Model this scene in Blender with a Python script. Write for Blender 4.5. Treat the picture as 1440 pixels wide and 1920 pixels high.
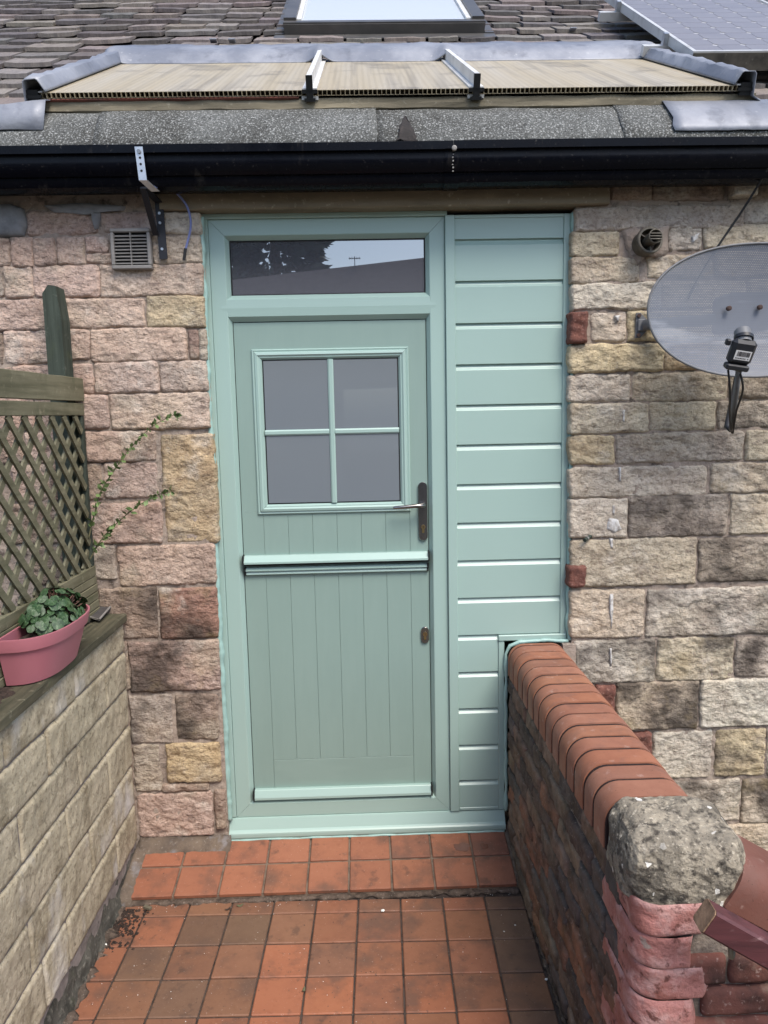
import bpy, bmesh, math, random
from mathutils import Vector, Matrix, noise, Euler
rnd = random.Random(7)
scene = bpy.context.scene
col = scene.collection
for o in list(bpy.data.objects): bpy.data.objects.remove(o)

# ---------------------------------------------------------------- camera
F_PX = 1420.0
RM = Matrix(((0.99942, -0.02689, -0.02072), (-0.02397, -0.12924, -0.99132), (0.02398, 0.99125, -0.12981)))
CAM = Vector((0.5667, -2.962, 1.646))
cd = bpy.data.cameras.new('camera'); cam = bpy.data.objects.new('camera', cd); col.objects.link(cam)
cd.sensor_fit = 'HORIZONTAL'; cd.sensor_width = 36.0; cd.lens = F_PX / 1440 * 36.0
cd.clip_start = 0.05; cd.clip_end = 900
r_, d_, f_ = RM[0].normalized(), RM[1].normalized(), RM[2].normalized()
cam.matrix_world = Matrix(((r_[0], -d_[0], -f_[0], CAM[0]), (r_[1], -d_[1], -f_[1], CAM[1]), (r_[2], -d_[2], -f_[2], CAM[2]), (0, 0, 0, 1)))
scene.camera = cam

# ---------------------------------------------------------------- sky, sun, exposure
SUN_EL, SUN_AZ = math.radians(54), math.radians(152)     # azimuth clockwise from +y (north)
world = bpy.data.worlds.new('World'); scene.world = world; world.use_nodes = True
wn = world.node_tree.nodes; wl = world.node_tree.links
sky = wn.new('ShaderNodeTexSky'); sky.sky_type = 'NISHITA'; sky.sun_disc = False
sky.sun_elevation = SUN_EL; sky.sun_rotation = SUN_AZ
sky.air_density = 1.0; sky.dust_density = 1.8; sky.ozone_density = 1.0
bg = wn['Background']; bg.inputs['Strength'].default_value = 0.11
wl.new(sky.outputs[0], bg.inputs['Color'])
sd = bpy.data.lights.new('sun', 'SUN'); sd.energy = 1.5; sd.angle = math.radians(28); sd.color = (1.0, 0.93, 0.83)
sun = bpy.data.objects.new('sun', sd); col.objects.link(sun)
sdir = Vector((math.sin(SUN_AZ) * math.cos(SUN_EL), math.cos(SUN_AZ) * math.cos(SUN_EL), math.sin(SUN_EL)))
sun.rotation_euler = (-sdir).to_track_quat('-Z', 'Y').to_euler(); sun.location = (3, -8, 9)
vs = scene.view_settings
vs.view_transform = 'Standard'; vs.look = 'None'; vs.gamma = 1.0; vs.use_curve_mapping = False; vs.exposure = 1.3

# ---------------------------------------------------------------- measuring helpers (a picture point onto a known real plane)
def ray(x, y): return r_ * ((x - 720) / F_PX) + d_ * ((y - 960) / F_PX) + f_
def onY(x, y, Y):
    d = ray(x, y); return CAM + d * ((Y - CAM.y) / d.y)
def onX(x, y, X):
    d = ray(x, y); return CAM + d * ((X - CAM.x) / d.x)
def onZ(x, y, Z):
    d = ray(x, y); return CAM + d * ((Z - CAM.z) / d.z)

# ---------------------------------------------------------------- material helpers
DESAT = .80
def S(r, g, b, k=1.0):
    def l(c):
        c /= 255.0
        return (c / 12.92 if c <= .04045 else ((c + .055) / 1.055) ** 2.4) * k
    q = (l(r), l(g), l(b)); m = .30 * q[0] + .59 * q[1] + .11 * q[2]
    return tuple(m + (v - m) * DESAT for v in q)
def surf(name, base, layers=(), rough=.8, bumps=(), metallic=0.0, spec=.4, rough_var=0.0, alpha=None, transm=0.0, rand=True, coat=0.0):
    m = bpy.data.materials.new(name); m.use_nodes = True
    nt = m.node_tree; n = nt.nodes; L = nt.links; b = n['Principled BSDF']
    tc = n.new('ShaderNodeTexCoord'); oi = n.new('ShaderNodeObjectInfo')
    vec = tc.outputs['Object']
    if rand:
        mu = n.new('ShaderNodeMath'); mu.operation = 'MULTIPLY'; mu.inputs[1].default_value = 53.0; L.new(oi.outputs['Random'], mu.inputs[0])
        ad = n.new('ShaderNodeVectorMath'); ad.operation = 'ADD'; L.new(vec, ad.inputs[0]); L.new(mu.outputs[0], ad.inputs[1]); vec = ad.outputs[0]
    def strv(st):
        if st is None: return vec
        v = n.new('ShaderNodeVectorMath'); v.operation = 'MULTIPLY'; v.inputs[1].default_value = st; L.new(vec, v.inputs[0]); return v.outputs[0]
    def tex(kind, scale, det, st):
        if kind == 'vor':
            t = n.new('ShaderNodeTexVoronoi'); t.inputs['Scale'].default_value = scale; L.new(strv(st), t.inputs['Vector']); return t.outputs['Distance']
        if kind == 'cell':
            t = n.new('ShaderNodeTexVoronoi'); t.inputs['Scale'].default_value = scale; L.new(strv(st), t.inputs['Vector'])
            s = n.new('ShaderNodeSeparateColor'); L.new(t.outputs['Color'], s.inputs[0]); return s.outputs[0]
        if kind == 'wave':
            t = n.new('ShaderNodeTexWave'); t.inputs['Scale'].default_value = scale; t.inputs['Distortion'].default_value = det; t.inputs['Detail'].default_value = 2
            L.new(strv(st), t.inputs['Vector']); return t.outputs['Fac']
        t = n.new('ShaderNodeTexNoise'); t.inputs['Scale'].default_value = scale; t.inputs['Detail'].default_value = det; t.inputs['Roughness'].default_value = .6
        L.new(strv(st), t.inputs['Vector']); return t.outputs['Fac']
    if base == 'obj': c = oi.outputs['Color']
    else:
        rg = n.new('ShaderNodeRGB'); rg.outputs[0].default_value = (*base, 1); c = rg.outputs[0]
    for ly in layers:
        kind, scale, det, lo, hi, colr, mode, amt = ly[:8]; st = ly[8] if len(ly) > 8 else None
        mr = n.new('ShaderNodeMapRange'); mr.inputs['From Min'].default_value = lo; mr.inputs['From Max'].default_value = hi
        mr.inputs['To Max'].default_value = amt; L.new(tex(kind, scale, det, st), mr.inputs['Value'])
        mx = n.new('ShaderNodeMix'); mx.data_type = 'RGBA'; mx.blend_type = mode; mx.clamp_factor = True
        L.new(mr.outputs[0], mx.inputs['Factor']); L.new(c, mx.inputs['A']); mx.inputs['B'].default_value = (*colr, 1); c = mx.outputs['Result']
    L.new(c, b.inputs['Base Color'])
    b.inputs['Roughness'].default_value = rough; b.inputs['Metallic'].default_value = metallic
    b.inputs['Specular IOR Level'].default_value = spec; b.inputs['Transmission Weight'].default_value = transm
    b.inputs['Coat Weight'].default_value = coat
    if rough_var:
        mr = n.new('ShaderNodeMapRange'); mr.inputs['From Min'].default_value = .3; mr.inputs['From Max'].default_value = .7
        mr.inputs['To Min'].default_value = rough - rough_var; mr.inputs['To Max'].default_value = rough + rough_var
        L.new(tex('noise', 14, 5, None), mr.inputs['Value']); L.new(mr.outputs[0], b.inputs['Roughness'])
    prev = None
    for bp in bumps:
        kind, scale, det, strength, dist = bp[:5]; st = bp[5] if len(bp) > 5 else None
        bn = n.new('ShaderNodeBump'); bn.inputs['Strength'].default_value = strength; bn.inputs['Distance'].default_value = dist
        L.new(tex(kind, scale, det, st), bn.inputs['Height'])
        if prev: L.new(prev, bn.inputs['Normal'])
        prev = bn.outputs[0]
    if prev: L.new(prev, b.inputs['Normal'])
    return m

BL, WH = (0, 0, 0), (1, 1, 1)
stone_l = [('noise', 5, 6, .35, .65, (1.18, 1.13, 1.06), 'MULTIPLY', .9), ('noise', 9, 8, .42, .68, (.70, .66, .65), 'MULTIPLY', .8),
           ('noise', 3.5, 5, .52, .70, S(206, 188, 152), 'MIX', .5), ('noise', 7, 9, .54, .66, S(156, 144, 132), 'MIX', .5), ('noise', 30, 9, .56, .68, S(96, 82, 76), 'MIX', .55, (.6, 1, 1.6)),
           ('noise', 6.5, 9, .57, .68, S(214, 204, 190), 'MIX', .5), ('noise', 85, 7, .48, .68, (.60, .56, .54), 'MULTIPLY', .8), ('noise', 55, 9, .62, .69, S(80, 69, 63), 'MIX', .5), ('noise', 120, 4, .60, .78, S(225, 215, 205), 'MIX', .4)]
stone_b = [('noise', 26, 15, .9, .022, (.8, 1, 1.25)), ('noise', 75, 12, .9, .011, (.9, 1, 1.2)), ('noise', 210, 5, .7, .004)]
M = {}
M['stone'] = surf('sandstone', 'obj', stone_l, .88, stone_b, spec=.25)
M['stone_soot'] = surf('sooty_sandstone', 'obj', stone_l + [('noise', 4.2, 6, .44, .62, S(64, 55, 50), 'MIX', .85), ('noise', 6, 6, .58, .70, S(150, 128, 78), 'MIX', .45)], .9, stone_b, spec=.25)
M['rubble'] = surf('broken_brick', S(132, 78, 62, .8), [('noise', 30, 6, .4, .7, S(92, 56, 48), 'MIX', .9), ('noise', 90, 4, .55, .75, S(200, 150, 130), 'MIX', .5)], .9, [('noise', 60, 8, .9, .008)])
M['mortar'] = surf('lime_mortar', S(164, 147, 132), [('noise', 3, 6, .4, .65, S(138, 121, 108), 'MIX', .9), ('noise', 30, 8, .55, .68, S(78, 68, 62), 'MIX', .85), ('noise', 150, 4, .6, .75, S(205, 195, 185), 'MIX', .6)], .95, [('noise', 30, 10, .9, .012), ('noise', 130, 6, .6, .004)], spec=.2)
M['cement'] = surf('grey_cement', S(136, 136, 138), [('noise', 12, 8, .4, .7, S(104, 104, 106), 'MIX', .9), ('noise', 60, 5, .6, .75, S(150, 148, 146), 'MIX', .5)], .9, [('noise', 45, 9, .6, .006)])
M['fillet'] = surf('dirty_fillet', S(120, 103, 86, .85), [('noise', 12, 8, .42, .66, S(88, 76, 66), 'MIX', .9), ('noise', 9, 6, .56, .68, S(136, 134, 138), 'MIX', .8), ('noise', 80, 5, .6, .75, S(170, 160, 148), 'MIX', .6)], .95, [('noise', 35, 10, .9, .010)])
M['whitewash'] = surf('old_white_paint', S(206, 204, 200), [('noise', 60, 6, .46, .62, S(160, 150, 140), 'MIX', .9)], .9, [('noise', 60, 8, .6, .004)])
M['lintel'] = surf('weathered_lintel', S(126, 112, 88), [('noise', 6, 8, .45, .65, S(84, 74, 56), 'MIX', .9, (.3, 1, 1)), ('noise', 60, 6, .6, .74, S(178, 170, 150), 'MIX', .6)], .9, [('noise', 30, 9, .5, .006, (.4, 1, 1))])
M['redbrick'] = surf('old_red_brick', S(128, 66, 52), [('noise', 8, 7, .4, .68, S(80, 48, 42), 'MIX', .9), ('noise', 70, 5, .58, .75, S(160, 110, 92), 'MIX', .5)], .9, [('noise', 55, 9, .6, .006)])
gl = [('noise', 4, 6, .42, .62, S(178, 164, 138), 'MIX', .75), ('noise', 9, 8, .48, .66, S(136, 122, 94, .9), 'MIX', .75, (1, 1, .45)), ('noise', 70, 6, .52, .72, S(96, 86, 64), 'MIX', .8), ('noise', 110, 4, .56, .74, S(206, 196, 172), 'MIX', .6),
      ('noise', 3.2, 5, .58, .70, S(205, 202, 200), 'MIX', .7, (1, 1, .5))]
M['garden_stone'] = surf('yellow_gritstone', S(178, 165, 136, .95), gl, .9, [('noise', 40, 10, .7, .006), ('noise', 140, 6, .6, .003)], spec=.2)
M['garden_mortar'] = surf('grey_pointing', S(140, 130, 126), [('noise', 20, 8, .4, .7, S(96, 88, 84), 'MIX', .9)], .95, [('noise', 60, 8, .7, .006)])
M['footing'] = surf('damp_footing', S(88, 86, 78), [('noise', 9, 8, .42, .62, S(46, 46, 40), 'MIX', .9), ('noise', 50, 6, .55, .72, S(140, 136, 124), 'MIX', .6), ('noise', 7, 5, .58, .7, S(74, 84, 48), 'MIX', .6)], .95, [('noise', 25, 10, 1, .015)])
M['wallbrick'] = surf('sooty_brick', 'obj', [('noise', 6, 7, .40, .62, S(76, 64, 56), 'MIX', .75), ('noise', 18, 8, .48, .68, S(48, 42, 38), 'MIX', .65), ('noise', 5, 5, .56, .7, S(118, 92, 52), 'MIX', .4), ('noise', 100, 5, .58, .76, S(168, 150, 136), 'MIX', .6)], .9, [('noise', 40, 10, .8, .007), ('noise', 120, 6, .5, .003)], spec=.2)
M['wall_mortar'] = surf('dark_mortar', S(140, 126, 112), [('noise', 12, 8, .45, .65, S(86, 74, 66), 'MIX', .8), ('noise', 80, 4, .6, .74, S(190, 182, 170), 'MIX', .6)], .95, [('noise', 50, 9, 1, .01)])
M['coping'] = surf('bullnose_brick', 'obj', [('noise', 7, 6, .40, .66, (.80, .74, .72), 'MULTIPLY', .9), ('noise', 16, 7, .50, .70, S(132, 92, 80, .7), 'MIX', .5), ('noise', 26, 8, .60, .72, S(200, 166, 150, .8), 'MIX', .5), ('noise', 160, 3, .66, .74, S(60, 36, 30), 'MIX', .7)], .68, [('noise', 50, 8, .3, .003), ('noise', 180, 4, .2, .0015)], spec=.35, rough_var=.1)
M['coping_joint'] = surf('joint_mortar', S(62, 38, 33, .55), [('noise', 40, 6, .5, .68, S(40, 28, 25, .5), 'MIX', .9), ('noise', 60, 4, .68, .74, S(205, 190, 178), 'MIX', .8)], .95, [('noise', 90, 6, .6, .004)])
M['cap'] = surf('lichened_concrete', S(164, 152, 130), [('noise', 8, 8, .42, .64, S(92, 86, 76), 'MIX', .85), ('noise', 46, 8, .50, .64, S(66, 60, 54), 'MIX', .9), ('noise', 90, 5, .56, .70, S(205, 192, 168), 'MIX', .8), ('vor', 60, 0, .0, .26, S(52, 46, 42), 'MIX', .0), ('noise', 5, 6, .54, .66, S(70, 66, 60), 'MIX', .75), ('noise', 120, 6, .58, .68, S(54, 48, 44), 'MIX', .7), ('noise', 9, 5, .66, .69, S(48, 46, 46), 'MIX', .85), ('cell', 90, 0, .988, .992, S(225, 220, 210), 'MIX', .9)], .95, [('noise', 40, 10, 1, .010), ('vor', 60, 0, .6, .006), ('noise', 140, 5, .8, .004)], spec=.2)
M['pink'] = surf('pink_masonry_paint', S(196, 124, 114, .82), [('noise', 9, 8, .46, .64, S(160, 90, 76, .8), 'MIX', .8), ('noise', 14, 10, .50, .62, S(216, 164, 156, .8), 'MIX', .8), ('noise', 40, 9, .58, .66, S(116, 62, 52, .72), 'MIX', .85), ('noise', 12, 4, .68, .72, S(140, 132, 122), 'MIX', .8)], .62, [('noise', 18, 12, .9, .012), ('noise', 70, 10, .8, .006)], spec=.3, rough_var=.12)
M['return_brick'] = surf('patchy_red_brick', S(136, 78, 64, .75), [('noise', 8, 7, .44, .64, S(84, 54, 48, .75), 'MIX', .9), ('noise', 12, 8, .56, .7, S(150, 130, 112), 'MIX', .7), ('noise', 70, 5, .60, .72, S(190, 160, 148), 'MIX', .7)], .88, [('noise', 50, 9, .7, .006)])
M['tile'] = surf('quarry_tile', 'obj', [('noise', 7, 5, .40, .66, (.78, .76, .78), 'MULTIPLY', .75), ('noise', 7, 5, .50, .68, S(120, 92, 76, .6), 'MIX', .65), ('noise', 40, 7, .55, .75, (.8, .76, .74), 'MULTIPLY', .7), ('noise', 16, 8, .60, .68, S(90, 70, 60, .6), 'MIX', .5), ('noise', 150, 3, .66, .74, S(205, 180, 165), 'MIX', .45), ('noise', 60, 3, .70, .74, S(60, 44, 38), 'MIX', .7)], .62, [('noise', 30, 6, .15, .003), ('noise', 160, 5, .18, .0012)], spec=.35, rough_var=.12)
M['grout_dark'] = surf('dirty_joint', S(74, 60, 52), [('noise', 25, 7, .45, .65, S(44, 36, 32), 'MIX', .9), ('noise', 90, 4, .6, .74, S(140, 124, 110), 'MIX', .5)], .95, [('noise', 70, 8, .8, .005)])
M['grout'] = surf('sandy_grout', S(128, 108, 90, .8), [('noise', 25, 7, .45, .65, S(88, 72, 60, .8), 'MIX', .9)], .95, [('noise', 70, 8, .8, .005)])
M['dirt'] = surf('dry_dirt', S(98, 82, 70), [('noise', 30, 8, .42, .65, S(54, 44, 36), 'MIX', .9), ('noise', 120, 4, .58, .74, S(170, 155, 140), 'MIX', .6)], .97, [('noise', 50, 10, 1, .01)])
M['ground'] = surf('rough_ground', S(112, 104, 94), [('noise', .4, 6, .4, .65, S(84, 92, 60), 'MIX', .8), ('noise', 6, 8, .45, .7, S(84, 76, 68), 'MIX', .8)], .95, [('noise', 12, 10, .8, .03)], rand=False)
# painted plastic door set
GREEN = S(163, 198, 189, .80)
M['upvc'] = surf('sage_green_foil', GREEN, [('noise', 2.5, 4, .4, .7, (.96, .97, .97), 'MULTIPLY', .7), ('noise', 60, 3, .64, .74, (.93, .94, .94), 'MULTIPLY', .35)], .34, [('noise', 60, 4, .10, .0012, (.12, .12, 1)), ('noise', 3, 2, .06, .01)], spec=.65)
M['upvc_v'] = M['upvc']
M['leafskin'] = surf('sage_woodgrain_skin', S(150, 182, 172, .71), [('noise', 3, 4, .4, .7, (.95, .96, .96), 'MULTIPLY', .7), ('noise', 30, 4, .40, .70, (.94, .95, .95), 'MULTIPLY', .6, (1, 1, .12))], .42, [('noise', 45, 5, .16, .0014, (1, 1, .10)), ('noise', 90, 6, .16, .001, (1, 1, .06))], spec=.45)
M['leafskin_h'] = surf('sage_woodgrain_rail', S(150, 182, 172, .71), [('wave', 9, 7, .35, .75, (.92, .93, .93), 'MULTIPLY', .5, (.1, .1, 1))], .42, [('wave', 10, 7, .22, .0014, (.1, .1, 1)), ('noise', 90, 6, .16, .001, (.06, 1, 1))], spec=.45)
M['silicone'] = surf('sage_sealant', S(156, 200, 192, .80), [], .35, [('noise', 25, 5, .5, .006)], spec=.5)
M['glass'] = surf('satin_glass', S(138, 148, 155, .74), [('noise', 1.2, 3, .4, .7, (.92, .94, .97), 'MULTIPLY', .7)], .012, [], spec=.8, rand=False); M['glass'].node_tree.nodes['Principled BSDF'].inputs['IOR'].default_value = 2.1
M['fanglass'] = surf('fanlight_glass', S(112, 114, 124, .60), [], .008, [], spec=.8, rand=False); M['fanglass'].node_tree.nodes['Principled BSDF'].inputs['IOR'].default_value = 2.4
M['gasket'] = surf('black_gasket', S(24, 26, 28), [], .6)
M['steel'] = surf('brushed_steel', S(150, 146, 142), [('noise', 30, 5, .4, .7, S(120, 114, 110), 'MIX', .6, (1, 1, .1))], .26, [], metallic=1.0)
M['brass'] = surf('brass_cylinder', S(190, 160, 100), [], .3, [], metallic=1.0)
M['galv'] = surf('galvanised_steel', S(190, 194, 198), [('cell', 60, 0, .3, .8, (.85, .87, .9), 'MULTIPLY', .6)], .38, [], metallic=.9)
M['blacksteel'] = surf('black_painted_steel', S(30, 32, 40), [('noise', 40, 6, .58, .72, S(76, 66, 60), 'MIX', .6)], .5, [('noise', 60, 6, .2, .002)])
M['gutter'] = surf('black_gutter', S(9, 11, 19), [('noise', 5, 6, .5, .7, S(18, 18, 24), 'MIX', .6, (.3, 1, 1)), ('noise', 90, 5, .64, .74, S(96, 92, 88), 'MIX', .4), ('noise', 14, 6, .62, .72, S(70, 66, 62), 'MIX', .35, (1, 1, .3))], .25, [('noise', 6, 3, .05, .01)], spec=.12, rough_var=.1)
M['felt'] = surf('mineral_felt', S(92, 94, 92), [('noise', 4, 6, .42, .64, S(62, 62, 58), 'MIX', .8), ('noise', 160, 4, .52, .66, S(176, 178, 176), 'MIX', .8), ('noise', 110, 5, .54, .68, S(40, 40, 40), 'MIX', .85), ('noise', 5, 7, .60, .72, S(44, 40, 38), 'MIX', .6)], .97, [('noise', 150, 6, .9, .004), ('noise', 6, 5, .4, .02)], spec=.2)
M['bitumen'] = surf('bare_bitumen', S(40, 35, 34), [('noise', 40, 6, .5, .7, S(62, 54, 50), 'MIX', .8)], .8, [('noise', 40, 8, .6, .006)])
M['lead'] = surf('lead_sheet', S(128, 134, 148, .8), [('noise', 4, 7, .42, .65, S(168, 172, 182, .8), 'MIX', .8, (1, .4, 1)), ('noise', 9, 8, .55, .7, S(96, 102, 116, .8), 'MIX', .7), ('noise', 40, 6, .62, .74, S(190, 192, 196, .8), 'MIX', .5)], .55, [('noise', 9, 6, .35, .012), ('noise', 60, 6, .2, .003)], metallic=.25, spec=.5)
M['slate'] = surf('stone_slate', 'obj', [('noise', 8, 6, .42, .66, (.72, .70, .72), 'MULTIPLY', .8), ('noise', 40, 8, .52, .72, (.70, .68, .66), 'MULTIPLY', .8), ('noise', 14, 6, .62, .72, S(150, 138, 130), 'MIX', .5)], .8, [('noise', 24, 10, .6, .008), ('noise', 100, 6, .4, .003)], spec=.3)
M['underlay'] = surf('roof_underlay', S(38, 35, 35), [], .95)
M['poly'] = surf('aged_polycarbonate', S(194, 176, 136, .72), [('noise', 7, 6, .40, .62, S(200, 191, 172, .74), 'MIX', .5, (1, .07, 0)), ('noise', 17, 7, .50, .66, S(138, 124, 96, .7), 'MIX', .5, (1, .05, 0)), ('wave', 13.5, 0, .4, .9, (.88, .87, .84), 'MULTIPLY', .8, (1, 0, 0)), ('noise', 5, 7, .54, .68, S(120, 107, 82, .7), 'MIX', .6)], .42, [('wave', 13.5, 0, .12, .002, (1, 0, 0))], spec=.5, rand=False)
M['poly_edge'] = surf('polycarbonate_flute_end', S(176, 160, 124), [('noise', 30, 6, .45, .68, S(104, 90, 66), 'MIX', .9)], .6)
M['alu'] = surf('white_glazing_bar', S(206, 206, 204), [('noise', 8, 6, .45, .7, S(168, 166, 162), 'MIX', .7)], .45, [('noise', 30, 5, .1, .003)], spec=.5)
M['batten'] = surf('weathered_batten', S(132, 122, 98), [('noise', 9, 8, .42, .66, S(84, 78, 62), 'MIX', .9, (.2, 1, 1)), ('noise', 50, 5, .6, .75, S(166, 158, 140), 'MIX', .5)], .9, [('noise', 30, 8, .6, .008, (.2, 1, 1))])
M['casing'] = surf('grey_casing', S(84, 82, 80), [('noise', 6, 5, .4, .7, S(110, 106, 102), 'MIX', .6)], .4, [], metallic=.4)
M['skyglass'] = surf('skylight_glass', S(196, 202, 208), [], .04, [], spec=.9)
M['pvframe'] = surf('panel_frame', S(206, 206, 204), [('noise', 10, 6, .5, .7, S(160, 158, 154), 'MIX', .6)], .4, [], metallic=.4)
M['pvback'] = surf('panel_backing', S(200, 200, 202, .9), [('noise', 4, 4, .4, .7, S(180, 180, 184, .9), 'MIX', .5)], .25, [], spec=.2)
M['pvcell'] = surf('silicon_cell', S(138, 134, 138, .8), [('noise', 3, 3, .4, .7, S(122, 118, 124, .8), 'MIX', .6)], .25, [], spec=.15)
def woodm(name, c, dk, hi=None, st=(1, .06, 1), moss=True):
    la = [('noise', 40, 6, .40, .66, dk, 'MIX', .8, st), ('noise', 6, 6, .45, .68, dk, 'MIX', .5)]
    if hi: la.append(('noise', 30, 7, .60, .72, hi, 'MIX', .5))
    if moss: la.append(('noise', 8, 7, .58, .70, S(72, 82, 52), 'MIX', .5))
    return surf(name, c, la, .85, [('noise', 60, 7, .5, .003, st), ('noise', 20, 6, .2, .004)], spec=.25)
M['trellis'] = woodm('stained_softwood', S(122, 117, 90), S(86, 84, 60), S(160, 152, 122))
M['post'] = woodm('green_post', S(66, 76, 66), S(42, 50, 42), S(112, 118, 104), (1, 1, .05))
M['deck'] = woodm('mossy_board', S(92, 86, 66), S(52, 54, 40), S(150, 144, 118), (1, .06, 1))
M['rail'] = surf('maroon_handrail', S(92, 44, 48), [('noise', 40, 6, .45, .68, S(58, 28, 32), 'MIX', .8, (.06, 1, 1)), ('noise', 60, 5, .62, .74, S(170, 130, 128), 'MIX', .5, (.2, 1, 1))], .5, [('noise', 60, 6, .3, .002, (.06, 1, 1))], rough_var=.1)
M['endgrain'] = surf('raw_end_grain', S(150, 116, 84), [('noise', 40, 6, .42, .66, S(98, 72, 50), 'MIX', .9)], .9, [('noise', 60, 8, .6, .004)])
M['pot'] = surf('pink_plastic', S(188, 104, 118, .9), [('noise', 6, 5, .4, .7, (.93, .92, .93), 'MULTIPLY', .7), ('cell', 40, 0, .982, .986, S(70, 40, 44), 'MIX', .0)], .48, [('noise', 150, 3, .05, .001)], spec=.45)
M['soil'] = surf('potting_soil', S(66, 50, 42), [('noise', 60, 8, .42, .66, S(30, 24, 20), 'MIX', .9), ('noise', 110, 5, .62, .74, S(130, 108, 92), 'MIX', .6)], .97, [('noise', 70, 9, 1, .012)])
M['leaf'] = surf('cyclamen_leaf', S(52, 90, 44, .8), [('noise', 4.5, 4, .54, .64, S(136, 168, 118, .75), 'MIX', .45), ('noise', 1.6, 3, .45, .65, S(34, 62, 34, .8), 'MIX', .7)], .42, [('noise', 50, 4, .25, .003)], spec=.5)
M['smallleaf'] = surf('climber_leaf', S(106, 132, 66), [('noise', 20, 3, .4, .7, S(72, 100, 50), 'MIX', .8)], .5)
M['stem'] = surf('green_stem', S(96, 92, 60), [], .7)
M['redstem'] = surf('cyclamen_stalk', S(120, 84, 70), [], .6)
M['plast'] = surf('grey_plastic', S(134, 130, 126), [('noise', 12, 6, .45, .7, S(108, 104, 100), 'MIX', .6)], .55, [])
M['cavity'] = surf('dark_cavity', S(22, 21, 22), [], .9)
M['flue'] = surf('stained_flue', S(92, 86, 74), [('noise', 14, 7, .42, .66, S(50, 46, 40), 'MIX', .9), ('noise', 40, 5, .6, .72, S(150, 142, 122), 'MIX', .5)], .6, [('noise', 40, 6, .2, .003)])
M['dishgrey'] = surf('grey_bracket', S(104, 106, 110), [('noise', 20, 6, .5, .7, S(84, 80, 80), 'MIX', .6)], .5, [])
M['rust'] = surf('rusty_bolt', S(72, 52, 46), [], .8)
M['lnb'] = surf('charcoal_plastic', S(44, 46, 52, .7), [('noise', 20, 5, .4, .7, S(56, 58, 64, .7), 'MIX', .6)], .45, [])
M['paper'] = surf('white_label', S(216, 214, 212), [], .6)
M['ink'] = surf('label_ink', S(36, 36, 40), [], .7)
M['cable'] = surf('black_cable', S(30, 30, 32), [], .5)
M['bluecable'] = surf('blue_cable', S(104, 116, 172), [], .4)
M['white'] = surf('white_chip', S(222, 220, 214), [], .8)
M['deadleaf'] = surf('fallen_leaf', S(96, 104, 66), [('noise', 30, 4, .4, .7, S(70, 60, 44), 'MIX', .7)], .7)
M['tray'] = surf('grey_saucer', S(66, 64, 66), [('noise', 20, 5, .5, .7, S(96, 90, 86), 'MIX', .6)], .6, [])
M['moss'] = surf('moss', S(72, 92, 44), [('noise', 60, 5, .4, .7, S(46, 62, 30), 'MIX', .8)], .95, [('noise', 120, 6, 1, .01)])
M['render'] = surf('grey_render', S(128, 124, 124), [('noise', 3, 6, .4, .7, S(112, 108, 108), 'MIX', .7)], .9)
M['farroof'] = surf('grey_roof_tiles', S(84, 78, 80), [('noise', 6, 6, .4, .7, S(70, 64, 66), 'MIX', .7)], .85)
M['needles'] = surf('conifer_foliage', S(58, 72, 50), [('noise', 3, 4, .4, .7, S(38, 52, 36), 'MIX', .8)], .8)
M['bark'] = surf('bark', S(84, 70, 58), [('noise', 10, 7, .4, .7, S(54, 44, 36), 'MIX', .8)], .95, [('noise', 20, 8, .8, .03)])
def dish_material():
    m = surf('perforated_dish', S(142, 150, 166, .52), [('noise', 3, 5, .4, .65, S(128, 137, 154, .52), 'MIX', .8), ('noise', 30, 6, .62, .74, S(140, 136, 130, .6), 'MIX', .4), ('noise', 12, 6, .6, .7, S(176, 182, 192, .65), 'MIX', .6, (.1, 1, 1))], .40, [], spec=.5, rand=False)
    nt = m.node_tree; n = nt.nodes; L = nt.links; b = n['Principled BSDF']
    tc = n.new('ShaderNodeTexCoord'); sp = n.new('ShaderNodeSeparateXYZ'); L.new(tc.outputs['Object'], sp.inputs[0])
    def mth(op, a, bb=None):
        q = n.new('ShaderNodeMath'); q.operation = op
        for i, v in enumerate((a, bb)):
            if v is None: continue
            if isinstance(v, (int, float)): q.inputs[i].default_value = v
            else: L.new(v, q.inputs[i])
        return q.outputs[0]
    P = 0.0062                                   # hole pitch in metres, rows offset by half
    v = mth('DIVIDE', sp.outputs['Z'], P * .87); row = mth('FLOOR', v); par = mth('MULTIPLY', mth('MODULO', row, 2.0), .5)
    u = mth('ADD', mth('DIVIDE', sp.outputs['X'], P), par)
    fu = mth('SUBTRACT', mth('FRACT', u), .5); fv = mth('SUBTRACT', mth('FRACT', v), .5)
    rr = mth('SQRT', mth('ADD', mth('MULTIPLY', fu, fu), mth('MULTIPLY', fv, fv)))
    hole = mth('GREATER_THAN', rr, .17)
    L.new(hole, b.inputs['Alpha'])
    return m
M['dish'] = dish_material()

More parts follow.
